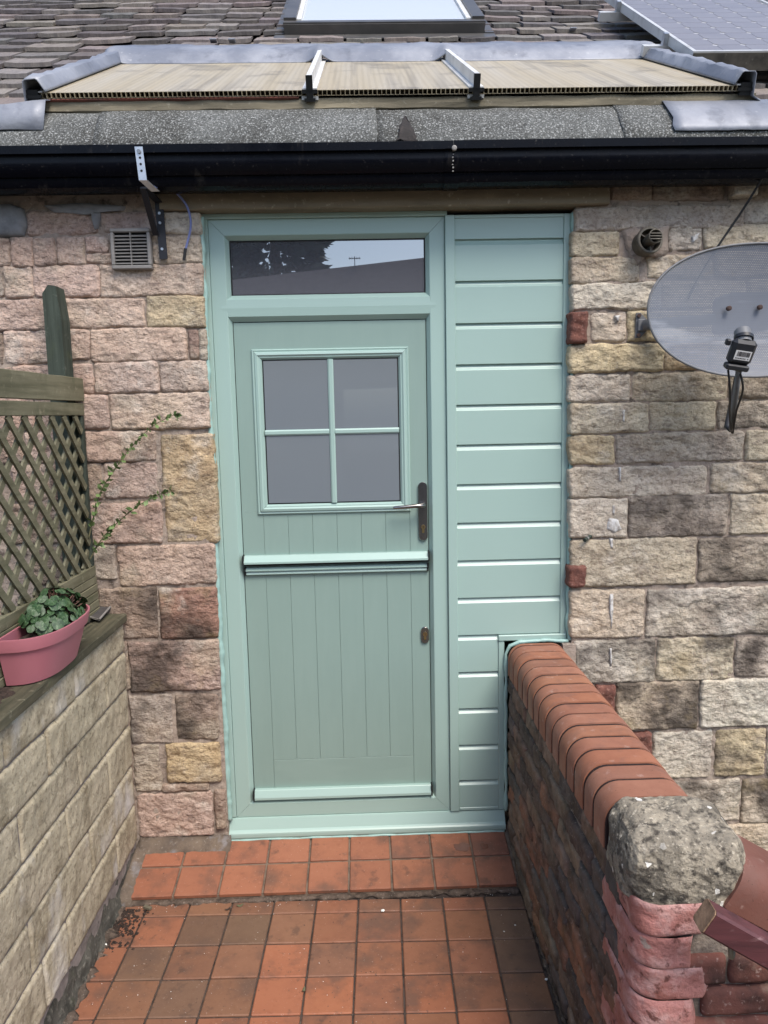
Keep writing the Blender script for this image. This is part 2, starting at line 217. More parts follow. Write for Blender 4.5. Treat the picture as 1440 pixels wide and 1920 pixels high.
# ---------------------------------------------------------------- object helpers
WL = {}
def wl_of(p): return WL.get(p.name, Vector((0, 0, 0))) if p else Vector((0, 0, 0))
def tag(o, label=None, cat=None, group=None, kind=None):
    for k, v in (('label', label), ('category', cat), ('group', group), ('kind', kind)):
        if v: o[k] = v
    return o
def empty(name, loc, label, cat, group=None):
    o = bpy.data.objects.new(name, None); col.objects.link(o); o.location = loc; o.empty_display_size = .1
    WL[o.name] = Vector(loc); return tag(o, label, cat, group)
def place(name, me, mat, parent, loc, rot=None, color=None, scale=None):
    o = bpy.data.objects.new(name, me); col.objects.link(o)
    if mat and not me.materials: me.materials.append(mat)
    loc = Vector(loc); o.location = loc - wl_of(parent); WL[o.name] = loc
    if parent: o.parent = parent
    if rot is not None: o.rotation_euler = rot
    if color: o.color = (*color, 1)
    if scale: o.scale = scale
    return o
class G:
    def __init__(s): s.v = []; s.f = []
    def add(s, vs, fs):
        b = len(s.v); s.v += [tuple(q) for q in vs]; s.f += [tuple(b + i for i in q) for q in fs]; return s
    def box(s, x0, x1, y0, y1, z0, z1, b=0.0):
        cx, cy, cz = (x0 + x1) / 2, (y0 + y1) / 2, (z0 + z1) / 2; hx, hy, hz = abs(x1 - x0) / 2, abs(y1 - y0) / 2, abs(z1 - z0) / 2
        if b <= 0:
            vs = [(cx + i * hx, cy + j * hy, cz + k * hz) for i in (-1, 1) for j in (-1, 1) for k in (-1, 1)]
            return s.add(vs, [(0, 1, 3, 2), (4, 6, 7, 5), (0, 4, 5, 1), (2, 3, 7, 6), (0, 2, 6, 4), (1, 5, 7, 3)])
        b = min(b, hx * .9, hy * .9, hz * .9); vs = []; ix = {}
        for i in (-1, 1):
            for j in (-1, 1):
                for k in (-1, 1):
                    for a in range(3):
                        e = [hx, hy, hz]; e = [e[t] if t == a else e[t] - b for t in range(3)]
                        ix[(i, j, k, a)] = len(vs); vs.append((cx + i * e[0], cy + j * e[1], cz + k * e[2]))
        fs = []
        for sgn in (-1, 1):
            fs.append([ix[(sgn, j, k, 0)] for j, k in ((-1, -1), (1, -1), (1, 1), (-1, 1))])
            fs.append([ix[(j, sgn, k, 1)] for j, k in ((-1, -1), (1, -1), (1, 1), (-1, 1))])
            fs.append([ix[(j, k, sgn, 2)] for j, k in ((-1, -1), (1, -1), (1, 1), (-1, 1))])
        for p in (-1, 1):
            for q in (-1, 1):
                fs.append([ix[(p, q, -1, 0)], ix[(p, q, 1, 0)], ix[(p, q, 1, 1)], ix[(p, q, -1, 1)]])
                fs.append([ix[(p, -1, q, 0)], ix[(p, 1, q, 0)], ix[(p, 1, q, 2)], ix[(p, -1, q, 2)]])
                fs.append([ix[(-1, p, q, 1)], ix[(1, p, q, 1)], ix[(1, p, q, 2)], ix[(-1, p, q, 2)]])
                for k in (-1, 1): fs.append([ix[(p, q, k, 0)], ix[(p, q, k, 1)], ix[(p, q, k, 2)]])
        return s.add(vs, fs)
    def tube(s, pts, r, seg=8, cap=True):
        pts = [Vector(p) for p in pts]; rs = r if isinstance(r, (list, tuple)) else [r] * len(pts); vs = []; fs = []
        up = None
        for i, p in enumerate(pts):
            t = (pts[min(i + 1, len(pts) - 1)] - pts[max(i - 1, 0)]).normalized()
            if up is None: up = Vector((0, 0, 1)) if abs(t.z) < .9 else Vector((1, 0, 0))
            a = t.cross(up).normalized(); up = a.cross(t).normalized()
            for k in range(seg):
                an = 2 * math.pi * k / seg; vs.append(p + (a * math.cos(an) + up * math.sin(an)) * rs[i])
        for i in range(len(pts) - 1):
            for k in range(seg):
                k2 = (k + 1) % seg; fs.append((i * seg + k, i * seg + k2, (i + 1) * seg + k2, (i + 1) * seg + k))
        if cap: fs += [tuple(range(seg))[::-1], tuple(range((len(pts) - 1) * seg, len(pts) * seg))]
        return s.add(vs, fs)
    def loft(s, rings, closed=True, caps=True):
        n = len(rings[0]); vs = [q for r in rings for q in r]; fs = []
        for i in range(len(rings) - 1):
            for k in range(n if closed else n - 1):
                k2 = (k + 1) % n; fs.append((i * n + k, i * n + k2, (i + 1) * n + k2, (i + 1) * n + k))
        if caps and closed: fs += [tuple(range(n))[::-1], tuple(range((len(rings) - 1) * n, len(rings) * n))]
        return s.add(vs, fs)
    def prism_x(s, prof, x0, x1, n=1, closed=True, jit=0, seed=0):
        rings = []
        for i in range(n + 1):
            x = x0 + (x1 - x0) * i / n
            rings.append([(x, y + (noise.noise((x * 9, k * .7, seed)) * jit), z + noise.noise((x * 9, k * .7, seed + 9)) * jit) for k, (y, z) in enumerate(prof)])
        return s.loft(rings, closed, closed)
    def mesh(s, org=None, smooth=False, name='m'):
        if org is None:
            org = Vector([(min(q[i] for q in s.v) + max(q[i] for q in s.v)) / 2 for i in range(3)])
        org = Vector(org); me = bpy.data.meshes.new(name)
        me.from_pydata([Vector(q) - org for q in s.v], [], s.f)
        bm = bmesh.new(); bm.from_mesh(me); bmesh.ops.recalc_face_normals(bm, faces=bm.faces); bm.to_mesh(me); bm.free()
        if smooth:
            me.polygons.foreach_set('use_smooth', [True] * len(me.polygons))
            if smooth == 'auto':
                try: me.set_sharp_from_angle(angle=math.radians(35))
                except Exception: pass
        me.update(); return me, org
    def build(s, name, mat, parent=None, smooth=False, color=None, org=None, rot=None):
        me, o_ = s.mesh(org, smooth, name); return place(name, me, mat, parent, o_, rot, color)
def sstep(t): t = max(0.0, min(1.0, t)); return t * t * (3 - 2 * t)
def rough_block(w, h, depth, seed, amp=.007, res=.0066, corner=.011, edge=.007, jit=.0035, grain=(1, 1.3)):
    """a hewn block: face towards local -y, a rounded uneven outline and a rock face in relief"""
    nx = max(4, int(w / res)); nz = max(4, int(h / res)); g = G(); vs = []; fs = []
    rc = min(corner, w * .3, h * .3)
    for j in range(nz + 1):
        for i in range(nx + 1):
            # denser rows near the rim
            u = -w / 2 + w * i / nx; v = -h / 2 + h * j / nz
            e = min(w / 2 - abs(u), h / 2 - abs(v)); x, z = u, v
            dx, dz = abs(u) - (w / 2 - rc), abs(v) - (h / 2 - rc)
            if dx > 0 and dz > 0:
                m = max(dx, dz); l = math.hypot(dx, dz); k = m / l
                x = math.copysign(w / 2 - rc + dx * k, u); z = math.copysign(h / 2 - rc + dz * k, v); e = rc - m if rc - m < e else e
            rim = 1 - sstep(e / .02)
            x += rim * jit * (noise.noise((u * 16, v * 16, seed)) + .6 * noise.noise((u * 55, v * 55, seed))); z += rim * jit * (noise.noise((u * 16, v * 16, seed + 31)) + .6 * noise.noise((u * 55, v * 55, seed + 31)))
            up = sstep((e + .0005) / edge)
            a = noise.fractal((u * 20 * grain[0], v * 20 * grain[1], seed * 1.7), .75, 2.1, 5)
            rdg = 1 - abs(noise.noise((u * 22, v * 30, seed * 2.3))) * 2
            ck = max(0, 1 - abs(noise.noise((u * 10 + 3, v * 20, seed * 3.1))) / .07)
            y = -up * (edge * .7 + amp * (.30 + .80 * a + .45 * rdg - .45 * ck) + .003 * noise.noise((u * 5, v * 5, seed)))
            vs.append((x, y, z))
    for j in range(nz):
        for i in range(nx):
            a = j * (nx + 1) + i; fs.append((a, a + 1, a + nx + 2, a + nx + 1))
    ring = [i for i in range(nx + 1)] + [(j + 1) * (nx + 1) - 1 for j in range(1, nz + 1)] + [nz * (nx + 1) + i for i in range(nx - 1, -1, -1)] + [j * (nx + 1) for j in range(nz - 1, 0, -1)]
    b = len(vs)
    for r in ring: vs.append((vs[r][0], depth, vs[r][2]))
    for k in range(len(ring)):
        k2 = (k + 1) % len(ring); fs.append((ring[k], b + k, b + k2, ring[k2]))
    g.add(vs, fs); me, _ = g.mesh((0, 0, 0), True, 'block'); return me
def vary(c, k=.08):
    f = 1 + rnd.uniform(-k, k); return tuple(max(0, q * f * (1 + rnd.uniform(-k, k) * .35)) for q in c)
def tileblk(w, d, h, b=.003): return G().box(-w / 2, w / 2, -d / 2, d / 2, -h, 0, b).mesh((0, 0, 0))[0]

# ================================================================ SETTING: ground, paved floor, doorstep
tag(G().add([(-300, -300, -.26), (300, -300, -.26), (300, 300, -.26), (-300, 300, -.26)], [(0, 1, 2, 3)]).build('ground', M['ground']), kind='structure')
ZF = -.1699
pav = tag(G().box(-.40, 1.14, -2.3, -.27, -.25, ZF - .006).build('pavement', M['grout_dark']), kind='structure')
OR, OB, BR, DK = S(190, 117, 76, .54), S(204, 119, 72, .56), S(172, 115, 80, .54), S(152, 112, 84, .52)
TC = {0: [BR, BR, BR, BR, BR, OR, BR, OR, OR, DK], 1: [OR, OR, DK, DK, BR, OR, OR, OR, OR, DK], 2: [OR, DK, BR, BR, OB, BR, OR, OR, OR, DK],
      3: [OR, BR, DK, BR, OB, OB, OR, OB, OR, BR], 4: [BR, BR, BR, OR, OB, OR, OR, OR, OB, DK]}
PHI = -.0238; GX, GY, TP = -.2878, -.3726, .158
tile_me = tileblk(TP - .006, TP - .006, .02)
for row in range(0, 12):
    for c in range(-1, 9):
        uw = TP - .006; u0 = c * TP; cu = u0 + TP / 2; cv = -(row - .5) * TP; dv = TP - .006
        if c == -1: uw = .088; cu = -uw / 2 - .003
        if c == 8: uw = .140; cu = u0 + .003 + uw / 2
        if row == 0: dv = .070; cv = .003 + dv / 2
        x = GX + math.cos(PHI) * cu - math.sin(PHI) * cv; y = GY + math.sin(PHI) * cu + math.cos(PHI) * cv
        me = tile_me if (0 <= c < 8 and row > 0) else tileblk(uw, dv, .02)
        colr = TC[row][c + 1] if row in TC else rnd.choice([OR, OR, OB, BR, DK])
        place('tile', me, M['tile'], pav, (x, y, ZF + rnd.uniform(-.0015, .0015)), (rnd.uniform(-.004, .004), rnd.uniform(-.004, .004), PHI + rnd.uniform(-.006, .006)), vary(colr, .07))
# doorstep: two rows of tiles on a slab that falls towards the front
STS = .21
def step_z(y): return -.14 + (y + .305) * STS
g = G(); g.add([(-.37, -.296, -.24), (1.13, -.296, -.24), (1.13, -.296, step_z(-.296) - .008), (-.37, -.296, step_z(-.296) - .008), (-.37, .02, step_z(.02) - .008), (1.13, .02, step_z(.02) - .008), (-.37, .02, -.24), (1.13, .02, -.24)],
               [(0, 1, 2, 3), (3, 2, 5, 4), (4, 5, 7, 6), (0, 3, 4, 6), (1, 7, 5, 2), (0, 6, 7, 1)])
stp = tag(g.build('doorstep', M['grout']), kind='structure')
sx = [onZ(100 + x * .34722, 1540 + 235 * .34722, -.109).x for x in (692, 922, 1150, 1378)] + [onZ(560 + x * .34722, 1540 + 200 * .34722, -.109).x for x in (273, 497, 720, 945)]
edges = [-.372] + sx + [1.112]
for r, (ya, yb) in enumerate(((-.156, -.01), (-.303, -.163))):
    for i in range(len(edges) - 1):
        xa, xb = edges[i] + .004, edges[i + 1] - .004
        if i == 0 and r == 0: xa += .012
        cxx, cyy = (xa + xb) / 2, (ya + yb) / 2
        place('tile', tileblk(xb - xa, yb - ya, .018), M['tile'], stp, (cxx, cyy, step_z(cyy) + rnd.uniform(-.001, .001)), (math.atan(STS), 0, rnd.uniform(-.006, .006)), vary(S(198, 119, 78, .55) if i < 8 else S(180, 110, 78, .55), .06))
# cement fillet at the left end of the step, mortar skirt under the left stones
g = G(); rings = []
for i in range(15):
    t = i / 14; y = -.315 + t * .27; zt = step_z(y)
    rings.append([(-.395, y, -.2), (-.392, y, zt + .022 + .012 * noise.noise((y * 20, 1, 1))), (-.376 + .008 * noise.noise((y * 16, 3, 1)), y, zt + .010 + .008 * noise.noise((y * 25, 5, 1))), (-.352 + .010 * noise.noise((y * 30, 7, 1)), y, zt + .0035), (-.345, y, -.2)])
g.loft(rings); g.build('cement_fillet', M['fillet'], stp, True)
g = G(); rings = []
for i in range(25):
    x = -.385 + i / 24 * .37
    rings.append([(x, -.03, -.2), (x, -.05, -.048 + .006 * noise.noise((x * 20, 1, 4))), (x, -.070 + .006 * noise.noise((x * 18, 2, 4)), -.075 + .008 * noise.noise((x * 25, 1, 8))), (x, -.09 + .012 * noise.noise((x * 22, 5, 4)), step_z(-.09) + .003), (x, -.09, -.2)])
g.loft(rings); g.build('cement_skirt', M['fillet'], stp, True)
# dirt caught in the angle between step and floor
def dirt_strip(name, pts, w, h, seed, parent, n=60, mat='dirt'):
    g = G(); rings = []
    a, b = Vector(pts[0]), Vector(pts[1]); t = (b - a).normalized(); s = Vector((-t.y, t.x, 0))
    for i in range(n + 1):
        p = a.lerp(b, i / n); k = max(.08, .5 + .9 * noise.noise((i * .23, seed, 0)) + .4 * noise.noise((i * .9, seed, 3)))
        rings.append([p + s * (-.004) - Vector((0, 0, .004)), p + s * (-.003) + Vector((0, 0, h * k)), p + s * (w * k * .5) + Vector((0, 0, h * k * .45)), p + s * (w * k) - Vector((0, 0, .002))])
    g.loft(rings); o = g.build(name, M[mat], parent, True); o['kind'] = 'stuff'; return o
dirt_strip('dirt', ((1.12, -.297, ZF), (-.38, -.297, ZF)), .035, .020, 3, pav, 120)
dirt_strip('dirt', ((-.388, -.30, ZF), (-.388, -1.6, ZF)), .055, .022, 11, pav, 120)
dirt_strip('dirt', ((1.122, -1.5, ZF), (1.127, -.30, ZF)), .014, .012, 17, pav, 120)

# ================================================================ HOUSE: wall, stones, lintel
house = empty('stone_cottage', (.45, .1, -.2), 'low stone cottage with stone-slate roof behind the green stable door', 'house')
XL0, XR1 = -2.6, 3.6
YM = -.0445                       # mortar face; the stones stand about 16 mm proud of it
def mortar_part(x0, x1, z0, z1):
    nx, nz = max(2, int((x1 - x0) / .022)), max(2, int((z1 - z0) / .022)); vs = []; fs = []
    for j in range(nz + 1):
        for i in range(nx + 1):
            x = x0 + (x1 - x0) * i / nx; z = z0 + (z1 - z0) * j / nz
            vs.append((x, YM + .007 * noise.noise((x * 30, z * 30, 3)) + .006 * noise.noise((x * 7, z * 7, 5)), z))
    for j in range(nz):
        for i in range(nx):
            a = j * (nx + 1) + i; fs.append((a, a + 1, a + nx + 2, a + nx + 1))
    b = len(vs); vs += [(x0, .35, z0), (x1, .35, z0), (x0, .35, z1), (x1, .35, z1), ]
    c = [0, nx, nz * (nx + 1), nz * (nx + 1) + nx]
    L_ = [j * (nx + 1) for j in range(nz + 1)]; R_ = [j * (nx + 1) + nx for j in range(nz + 1)]
    fs += [tuple(L_ + [b + 2, b]), tuple(R_ + [b + 3, b + 1]), tuple(list(range(nx + 1)) + [b + 1, b]), tuple(list(range(nz * (nx + 1), (nz + 1) * (nx + 1))) + [b + 3, b + 2])]
    return vs, fs
g = G(); g.add(*mortar_part(XL0, -.026, -.24, 2.56)); g.add(*mortar_part(1.377, XR1, -.24, 2.56)); g.add(*mortar_part(-.026, 1.377, 2.455, 2.56))
g.box(-.026, 1.377, -.03, .35, -.24, -.112)
wall = g.build('wall', M['mortar'], house)
PK, PK2, BF, YL, GR, LG, DB, TN = S(200, 176, 160, 1.0), S(190, 163, 148, 1.0), S(198, 184, 160, 1.0), S(198, 182, 144, 1.0), S(178, 165, 150, 1.0), S(202, 192, 176, 1.0), S(162, 140, 124, 1.0), S(192, 168, 128, 1.0)
AMP = {'r': .008, 's': .0045}
def wallstone(px, colr, soot=False, amp=.007, depth=.05, y=-.046, grow=0.0):
    x0, y0, x1, y1 = px
    ps = [onY(x0, y0, -.06), onY(x1, y0, -.06), onY(x1, y1, -.06), onY(x0, y1, -.06)]
    w = ((ps[1].x + ps[2].x) - (ps[0].x + ps[3].x)) / 2; h = ((ps[0].z + ps[1].z) - (ps[2].z + ps[3].z)) / 2
    c = (ps[0] + ps[1] + ps[2] + ps[3]) / 4
    sd = rnd.random() * 99
    me = rough_block(w + .005, h + .004, depth, sd, amp, corner=rnd.uniform(.005, .016), edge=rnd.uniform(.005, .008), jit=.006)
    return place('stone', me, M['stone_soot'] if soot else M['stone'], wall, (c.x, y + rnd.uniform(-.004, .003), c.z), (rnd.uniform(-.012, .012), rnd.uniform(-.008, .008), rnd.uniform(-.012, .012)), vary(colr, .06))
LEFT = [  # traced left of the door: (box, colour, sooty)
 ((30, 357, 114, 385), 'B', 0), ((137, 358, 185, 389), 'B', 0), ((188, 360, 256, 392), 'B', 0), ((-30, 357, 26, 381), 'B', 0),
 ((47, 395, 181, 439), PK2, 0), ((189, 397, 302, 434), PK2, 0), ((305, 396, 374, 437), LG, 0),
 ((-70, 444, 16, 500), PK2, 0), ((18, 444, 60, 500), PK2, 0), ((62, 445, 101, 499), PK2, 0), ((104, 443, 156, 495), PK2, 0), ((159, 442, 200, 472), PK2, 0), ((160, 474, 214, 493), PK2, 0), ((286, 440, 374, 493), BF, 0),
 ((-60, 500, 2, 556), DB, 1), ((6, 498, 58, 558), PK, 0), ((61, 496, 183, 557), PK, 0), ((186, 495, 378, 554), PK, 0),
 ((-90, 562, 96, 620), PK, 0), ((99, 559, 270, 614), PK, 0), ((274, 554, 382, 613), YL, 0),
 ((-50, 624, 2, 684), DB, 0), ((6, 618, 96, 681), PK, 0), ((99, 616, 165, 675), PK2, 0), ((169, 614, 349, 677), PK, 0), ((353, 618, 370, 673), DB, 0), ((373, 616, 385, 675), GR, 0),
 ((-60, 688, 18, 740), PK2, 0), ((22, 686, 98, 740), PK2, 0), ((101, 681, 173, 738), PK2, 0), ((176, 679, 296, 737), PK, 0), ((300, 676, 387, 734), PK, 0),
 ((-40, 744, 60, 806), PK2, 0), ((63, 742, 130, 806), PK2, 0), ((133, 741, 202, 804), PK2, 0), ((206, 738, 391, 804), PK, 0),
 ((-60, 810, 40, 868), DB, 0), ((44, 810, 156, 868), PK2, 0), ((160, 809, 290, 865), PK2, 0),
 ((20, 872, 90, 940), PK2, 0), ((94, 872, 158, 940), DB, 0), ((161, 869, 189, 938), DB, 0), ((193, 868, 293, 935), PK2, 0), ((306, 815, 402, 1018), TN, 0),
 ((10, 946, 160, 1020), DB, 0), ((165, 944, 303, 1019), PK2, 0),
 ((60, 1026, 162, 1096), DB, 0), ((165, 1025, 215, 1088), GR, 0), ((220, 1023, 402, 1098), PK2, 0),
 ((90, 1104, 182, 1196), DB, 1), ((187, 1103, 294, 1199), DB, 1), ((299, 1104, 407, 1198), S(176, 132, 112, .9), 1),
 ((150, 1206, 238, 1298), DB, 0), ((242, 1204, 410, 1297), PK2, 1),
 ((160, 1306, 238, 1396), DB, 0), ((243, 1306, 322, 1396), GR, 1), ((329, 1305, 408, 1388), DB, 1),
 ((170, 1400, 246, 1486), DB, 0), ((250, 1399, 299, 1487), GR, 0), ((312, 1396, 412, 1469), TN, 0), ((302, 1472, 392, 1486), DB, 0),
 ((190, 1490, 252, 1570), DB, 0), ((257, 1489, 398, 1571), PK2, 0), ((402, 1484, 421, 1556), DB, 0)]
RIGHT = [
 ((1148, 345, 1223, 373), DB, 0), ((1227, 345, 1358, 374), DB, 0), ((1415, 340, 1500, 373), DB, 0),
 ((1079, 385, 1395, 430), GR, 0), ((1399, 376, 1560, 416), LG, 0),
 ((1074, 433, 1163, 478), BF, 0), ((1257, 421, 1318, 468), LG, 0), ((1323, 420, 1500, 464), BF, 0),
 ((1073, 482, 1200, 528), BF, 0), ((1216, 477, 1340, 520), BF, 0), ((1345, 470, 1520, 518), BF, 0),
 ((1073, 530, 1240, 580), LG, 0), ((1245, 526, 1400, 576), BF, 0), ((1405, 522, 1540, 572), BF, 0),
 ((1070, 585, 1100, 642), 'R', 0), ((1112, 585, 1176, 640), LG, 0), ((1179, 583, 1290, 638), YL, 0), ((1294, 580, 1470, 634), BF, 0),
 ((1070, 645, 1246, 697), YL, 0), ((1250, 643, 1330, 693), TN, 0), ((1334, 640, 1500, 690), BF, 0),
 ((1069, 702, 1183, 753), LG, 0), ((1187, 698, 1366, 751), BF, 0), ((1371, 696, 1500, 745), GR, 1),
 ((1070, 757, 1217, 812), BF, 0), ((1222, 754, 1345, 806), BF, 0), ((1349, 750, 1500, 802), GR, 1),
 ((1070, 817, 1152, 870), YL, 0), ((1157, 812, 1396, 866), GR, 0), ((1401, 806, 1520, 862), BF, 0),
 ((1070, 875, 1328, 932), LG, 0), ((1336, 868, 1500, 924), BF, 1),
 ((1070, 937, 1176, 1008), LG, 0), ((1181, 929, 1366, 1006), GR, 1), ((1371, 926, 1500, 1001), BF, 0),
 ((1072, 1012, 1306, 1098), BF, 0), ((1313, 1008, 1540, 1089), GR, 2), ((1066, 1062, 1097, 1100), 'R', 0),
 ((1071, 1107, 1208, 1197), BF, 0), ((1214, 1104, 1460, 1192), LG, 1),
 ((1079, 1202, 1229, 1282), LG, 1), ((1234, 1197, 1378, 1277), BF, 1), ((1382, 1196, 1520, 1269), LG, 1),
 ((1118, 1288, 1152, 1345), 'R', 0), ((1157, 1280, 1309, 1369), BF, 1), ((1316, 1275, 1500, 1363), LG, 0),
 ((1186, 1374, 1220, 1420), 'R', 0), ((1226, 1373, 1336, 1461), LG, 0), ((1344, 1369, 1437, 1457), YL, 1), ((1441, 1368, 1540, 1455), LG, 0),
 ((1150, 1470, 1262, 1545), BF, 1), ((1268, 1465, 1390, 1542), LG, 2), ((1394, 1462, 1520, 1543), BF, 1),
 ((1200, 1550, 1350, 1625), BF, 0), ((1355, 1547, 1500, 1621), BF, 0), ((1200, 1630, 1330, 1700), BF, 0), ((1335, 1628, 1500, 1700), BF, 0)]
rows = []
for px, c, soot in LEFT + RIGHT:
    if c == 'B':
        o = wallstone(px, S(140, 80, 66), False, .004, .05, -.030); o.data.materials.clear(); o.data.materials.append(M['redbrick']); o.name = 'brick'
    elif c == 'R':
        o = wallstone(px, S(140, 80, 66), False, .007, .06, -.064); o.data.materials.clear(); o.data.materials.append(M['rubble']); o.name = 'brick'
    else: wallstone(px, c, bool(soot), .0065 if px[0] < 700 else .0075)
# courses beyond the picture's edges
def fill(x0, x1, rows_, pal):
    for (za, zb) in rows_:
        x = x0
        while x < x1 - .06:
            w = min(rnd.uniform(.18, .46), x1 - x)
            if x1 - x - w < .1: w = x1 - x
            me = rough_block(w - .012, zb - za - .012, .05, rnd.random() * 99, .007, .011)
            place('stone', me, M['stone_soot'] if rnd.random() < .3 else M['stone'], wall, (x + w / 2, -.046 + rnd.uniform(-.004, .003), (za + zb) / 2), None, vary(rnd.choice(pal), .08)); x += w
zr = [2.45, 2.36, 2.24, 2.125, 2.0, 1.885, 1.765, 1.63, 1.495, 1.35, 1.2, 1.05, .86, .66]
fill(-2.5, -.86, [(zr[i + 1], zr[i]) for i in range(len(zr) - 1)], [PK, PK2, BF, DB])
zr2 = [2.48, 2.41, 2.32, 2.22, 2.11, 2.0, 1.88, 1.775, 1.66, 1.55, 1.43, 1.29, 1.12, .93, .76, .58, .40, .23, .05, -.13]
fill(2.20, 3.5, [(zr2[i + 1], zr2[i]) for i in range(len(zr2) - 1)], [BF, LG, GR, YL])
# lintel beam over the opening and dark fascia behind the gutter
def rough_bar(x0, x1, y0, y1, z0, z1, seed, amp=.003, n=40):
    prof = [(y0, z0 + .004), (y0, (z0 + z1) / 2), (y0, z1 - .004), (y0 + .004, z1), (y1, z1), (y1, z0), (y0 + .006, z0)]
    return G().prism_x(prof, x0, x1, n, True, amp, seed)
rough_bar(-.155, 1.492, -.074, .3, 2.392, 2.475, 5).build('lintel', M['lintel'], house, False)
rough_bar(1.945, 2.03, -.10, .1, 2.41, 2.50, 9, .003, 6).build('corbel', M['stone'], house, False, color=LG)
G().box(XL0, XR1, -.085, -.035, 2.478, 2.60).build('fascia', M['gasket'], house)
# grey cement repairs on the left, over the top course
def patch(name, pts, y, mat, parent, seed, thick=.012):
    """a thin uneven skin with a ragged outline, lying on the wall face"""
    ps = [onY(a, b, y) for a, b in pts]; cx = sum(p.x for p in ps) / len(ps); cz = sum(p.z for p in ps) / len(ps); out = []
    n = len(ps)
    for i in range(n):
        for k in range(6):
            q = ps[i].lerp(ps[(i + 1) % n], k / 6); d = 1 + .10 * noise.noise((q.x * 30, q.z * 30, seed)); out.append(Vector((cx + (q.x - cx) * d, y, cz + (q.z - cz) * d)))
    vs = [Vector((cx, y - thick, cz))]; m = len(out); fs = []
    for f_k, dep in ((.55, thick), (.9, thick * .8), (1.0, -.012)):
        for q in out:
            vs.append(Vector((cx + (q.x - cx) * f_k, y - dep - .003 * noise.noise((q.x * 40, q.z * 40, f_k * 9 + seed)), cz + (q.z - cz) * f_k)))
    for k in range(m):
        k2 = (k + 1) % m; fs.append((0, 1 + k, 1 + k2))
        for r in range(2): fs.append((1 + r * m + k, 1 + (r + 1) * m + k, 1 + (r + 1) * m + k2, 1 + r * m + k2))
    return G().add(vs, fs).build(name, M[mat], parent, True)
patch('cement_patch', [(-40, 384), (20, 380), (44, 390), (50, 425), (44, 442), (-40, 447)], -.056, 'cement', wall, 2)
patch('cement_patch', [(80, 384), (150, 378), (240, 385), (238, 394), (190, 398), (186, 430), (178, 432), (174, 404), (100, 398)], -.055, 'cement', wall, 3, .006)
patch('mortar_patch', [(1165, 432), (1190, 424), (1255, 422), (1256, 470), (1235, 486), (1212, 480), (1196, 500), (1180, 482)], -.054, 'mortar', wall, 5, .008)
rough_bar(1.340, 1.392, -.056, .05, .30, .716, 41, .005, 6).build('mortar_fill', M['mortar'], wall)

# old white paint runs and splashes on the right-hand stones
for k, pts in enumerate(([(1144, 1112), (1150, 1112), (1150, 1150), (1147, 1180), (1144, 1150)], [(1142, 970), (1160, 974), (1166, 992), (1152, 1000), (1136, 992)], [(1150, 948), (1154, 948), (1152, 966), (1149, 962)], [(1168, 768), (1172, 768), (1171, 792), (1168, 790)], [(1162, 876), (1165, 876), (1164, 905), (1162, 900)], [(1144, 1010), (1150, 1010), (1149, 1030), (1145, 1026)], [(1144, 1215), (1147, 1215), (1147, 1250), (1145, 1246)], [(1298, 442), (1312, 436), (1308, 448), (1300, 454)], [(1152, 592), (1164, 590), (1160, 604)])):
    patch('paint_splash', pts, -.0615, 'whitewash', wall, 20 + k, .0012)

# ================================================================ DOOR SET
W, H = .8937, 2.3712
door = empty('stable_door', (.447, .03, -.09), 'sage green two-leaf stable door with small four-pane window and fanlight', 'door')
def mitre(x0, x1, z0, z1, prof, names, mat, parent, gap=.0006, sides='LRTB', yo=0.0):
    """four mitred lengths of one moulding; prof = (distance in from the outer edge, y)"""
    out = []
    def ring(cx, cz, sx, sz, off): return [(cx + sx * d, y + yo, cz + sz * d) for d, y in prof]
    C = {'BL': (x0, z0, 1, 1), 'BR': (x1, z0, -1, 1), 'TR': (x1, z1, -1, -1), 'TL': (x0, z1, 1, -1)}
    for s_, a, b, dx, dz in (('B', 'BL', 'BR', 1, 0), ('R', 'BR', 'TR', 0, 1), ('T', 'TR', 'TL', -1, 0), ('L', 'TL', 'BL', 0, -1)):
        if s_ not in sides: continue
        ra = [(x + dx * gap, y, z + dz * gap) for x, y, z in ring(*C[a], 0)]; rb = [(x - dx * gap, y, z - dz * gap) for x, y, z in ring(*C[b], 0)]
        out.append(G().loft([ra, rb]).build(names.get(s_, names['*']), mat, parent))
    return out
# outer frame with a bevelled inner edge
fw = .072; FX0, FX1, FZ0, FZ1 = .0022, .8885, -.003, 2.374
PF = [(0, .075), (0, .002), (.002, 0), (.056, 0), (.0585, .001), (fw, .022), (fw, .075)]
frame = G().box(FX0 + .004, FX1 - .004, .076, .10, FZ0 + .004, FZ1 - .004).build('frame', M['gasket'], door)
TZ0, TZ1 = 2.0135, 2.088                          # transom
# jambs, head and threshold mitred at the corners
mitre(FX0, FX1, FZ0, FZ1, PF, {'L': 'jamb', 'R': 'jamb', 'T': 'head', 'B': 'threshold', '*': 'rail'}, M['upvc'], frame)
# transom with bevels both ways, pointed ends let into the jambs
zc = (TZ0 + TZ1) / 2; hh = (TZ1 - TZ0) / 2
xi0 = FX0 + .056
g = G()
A0 = [(xi0 + .004, .075, TZ0), (xi0 + .018, .022, TZ0 - .012), (xi0 + .002, .0012, TZ0 + .006), (xi0 - .024, -.0006, zc), (xi0 + .002, .0012, TZ1 - .006), (xi0 + .018, .022, TZ1 + .012), (xi0 + .004, .075, TZ1)]
A1 = [(FX0 + FX1 - x, y, z) for x, y, z in A0]
g.loft([A0, A1]); g.build('transom', M['upvc'], frame)
def px_rect(x0, y0, x1, y1, Y):
    a, b = onY(x0, y0, Y), onY(x1, y1, Y); return a, b
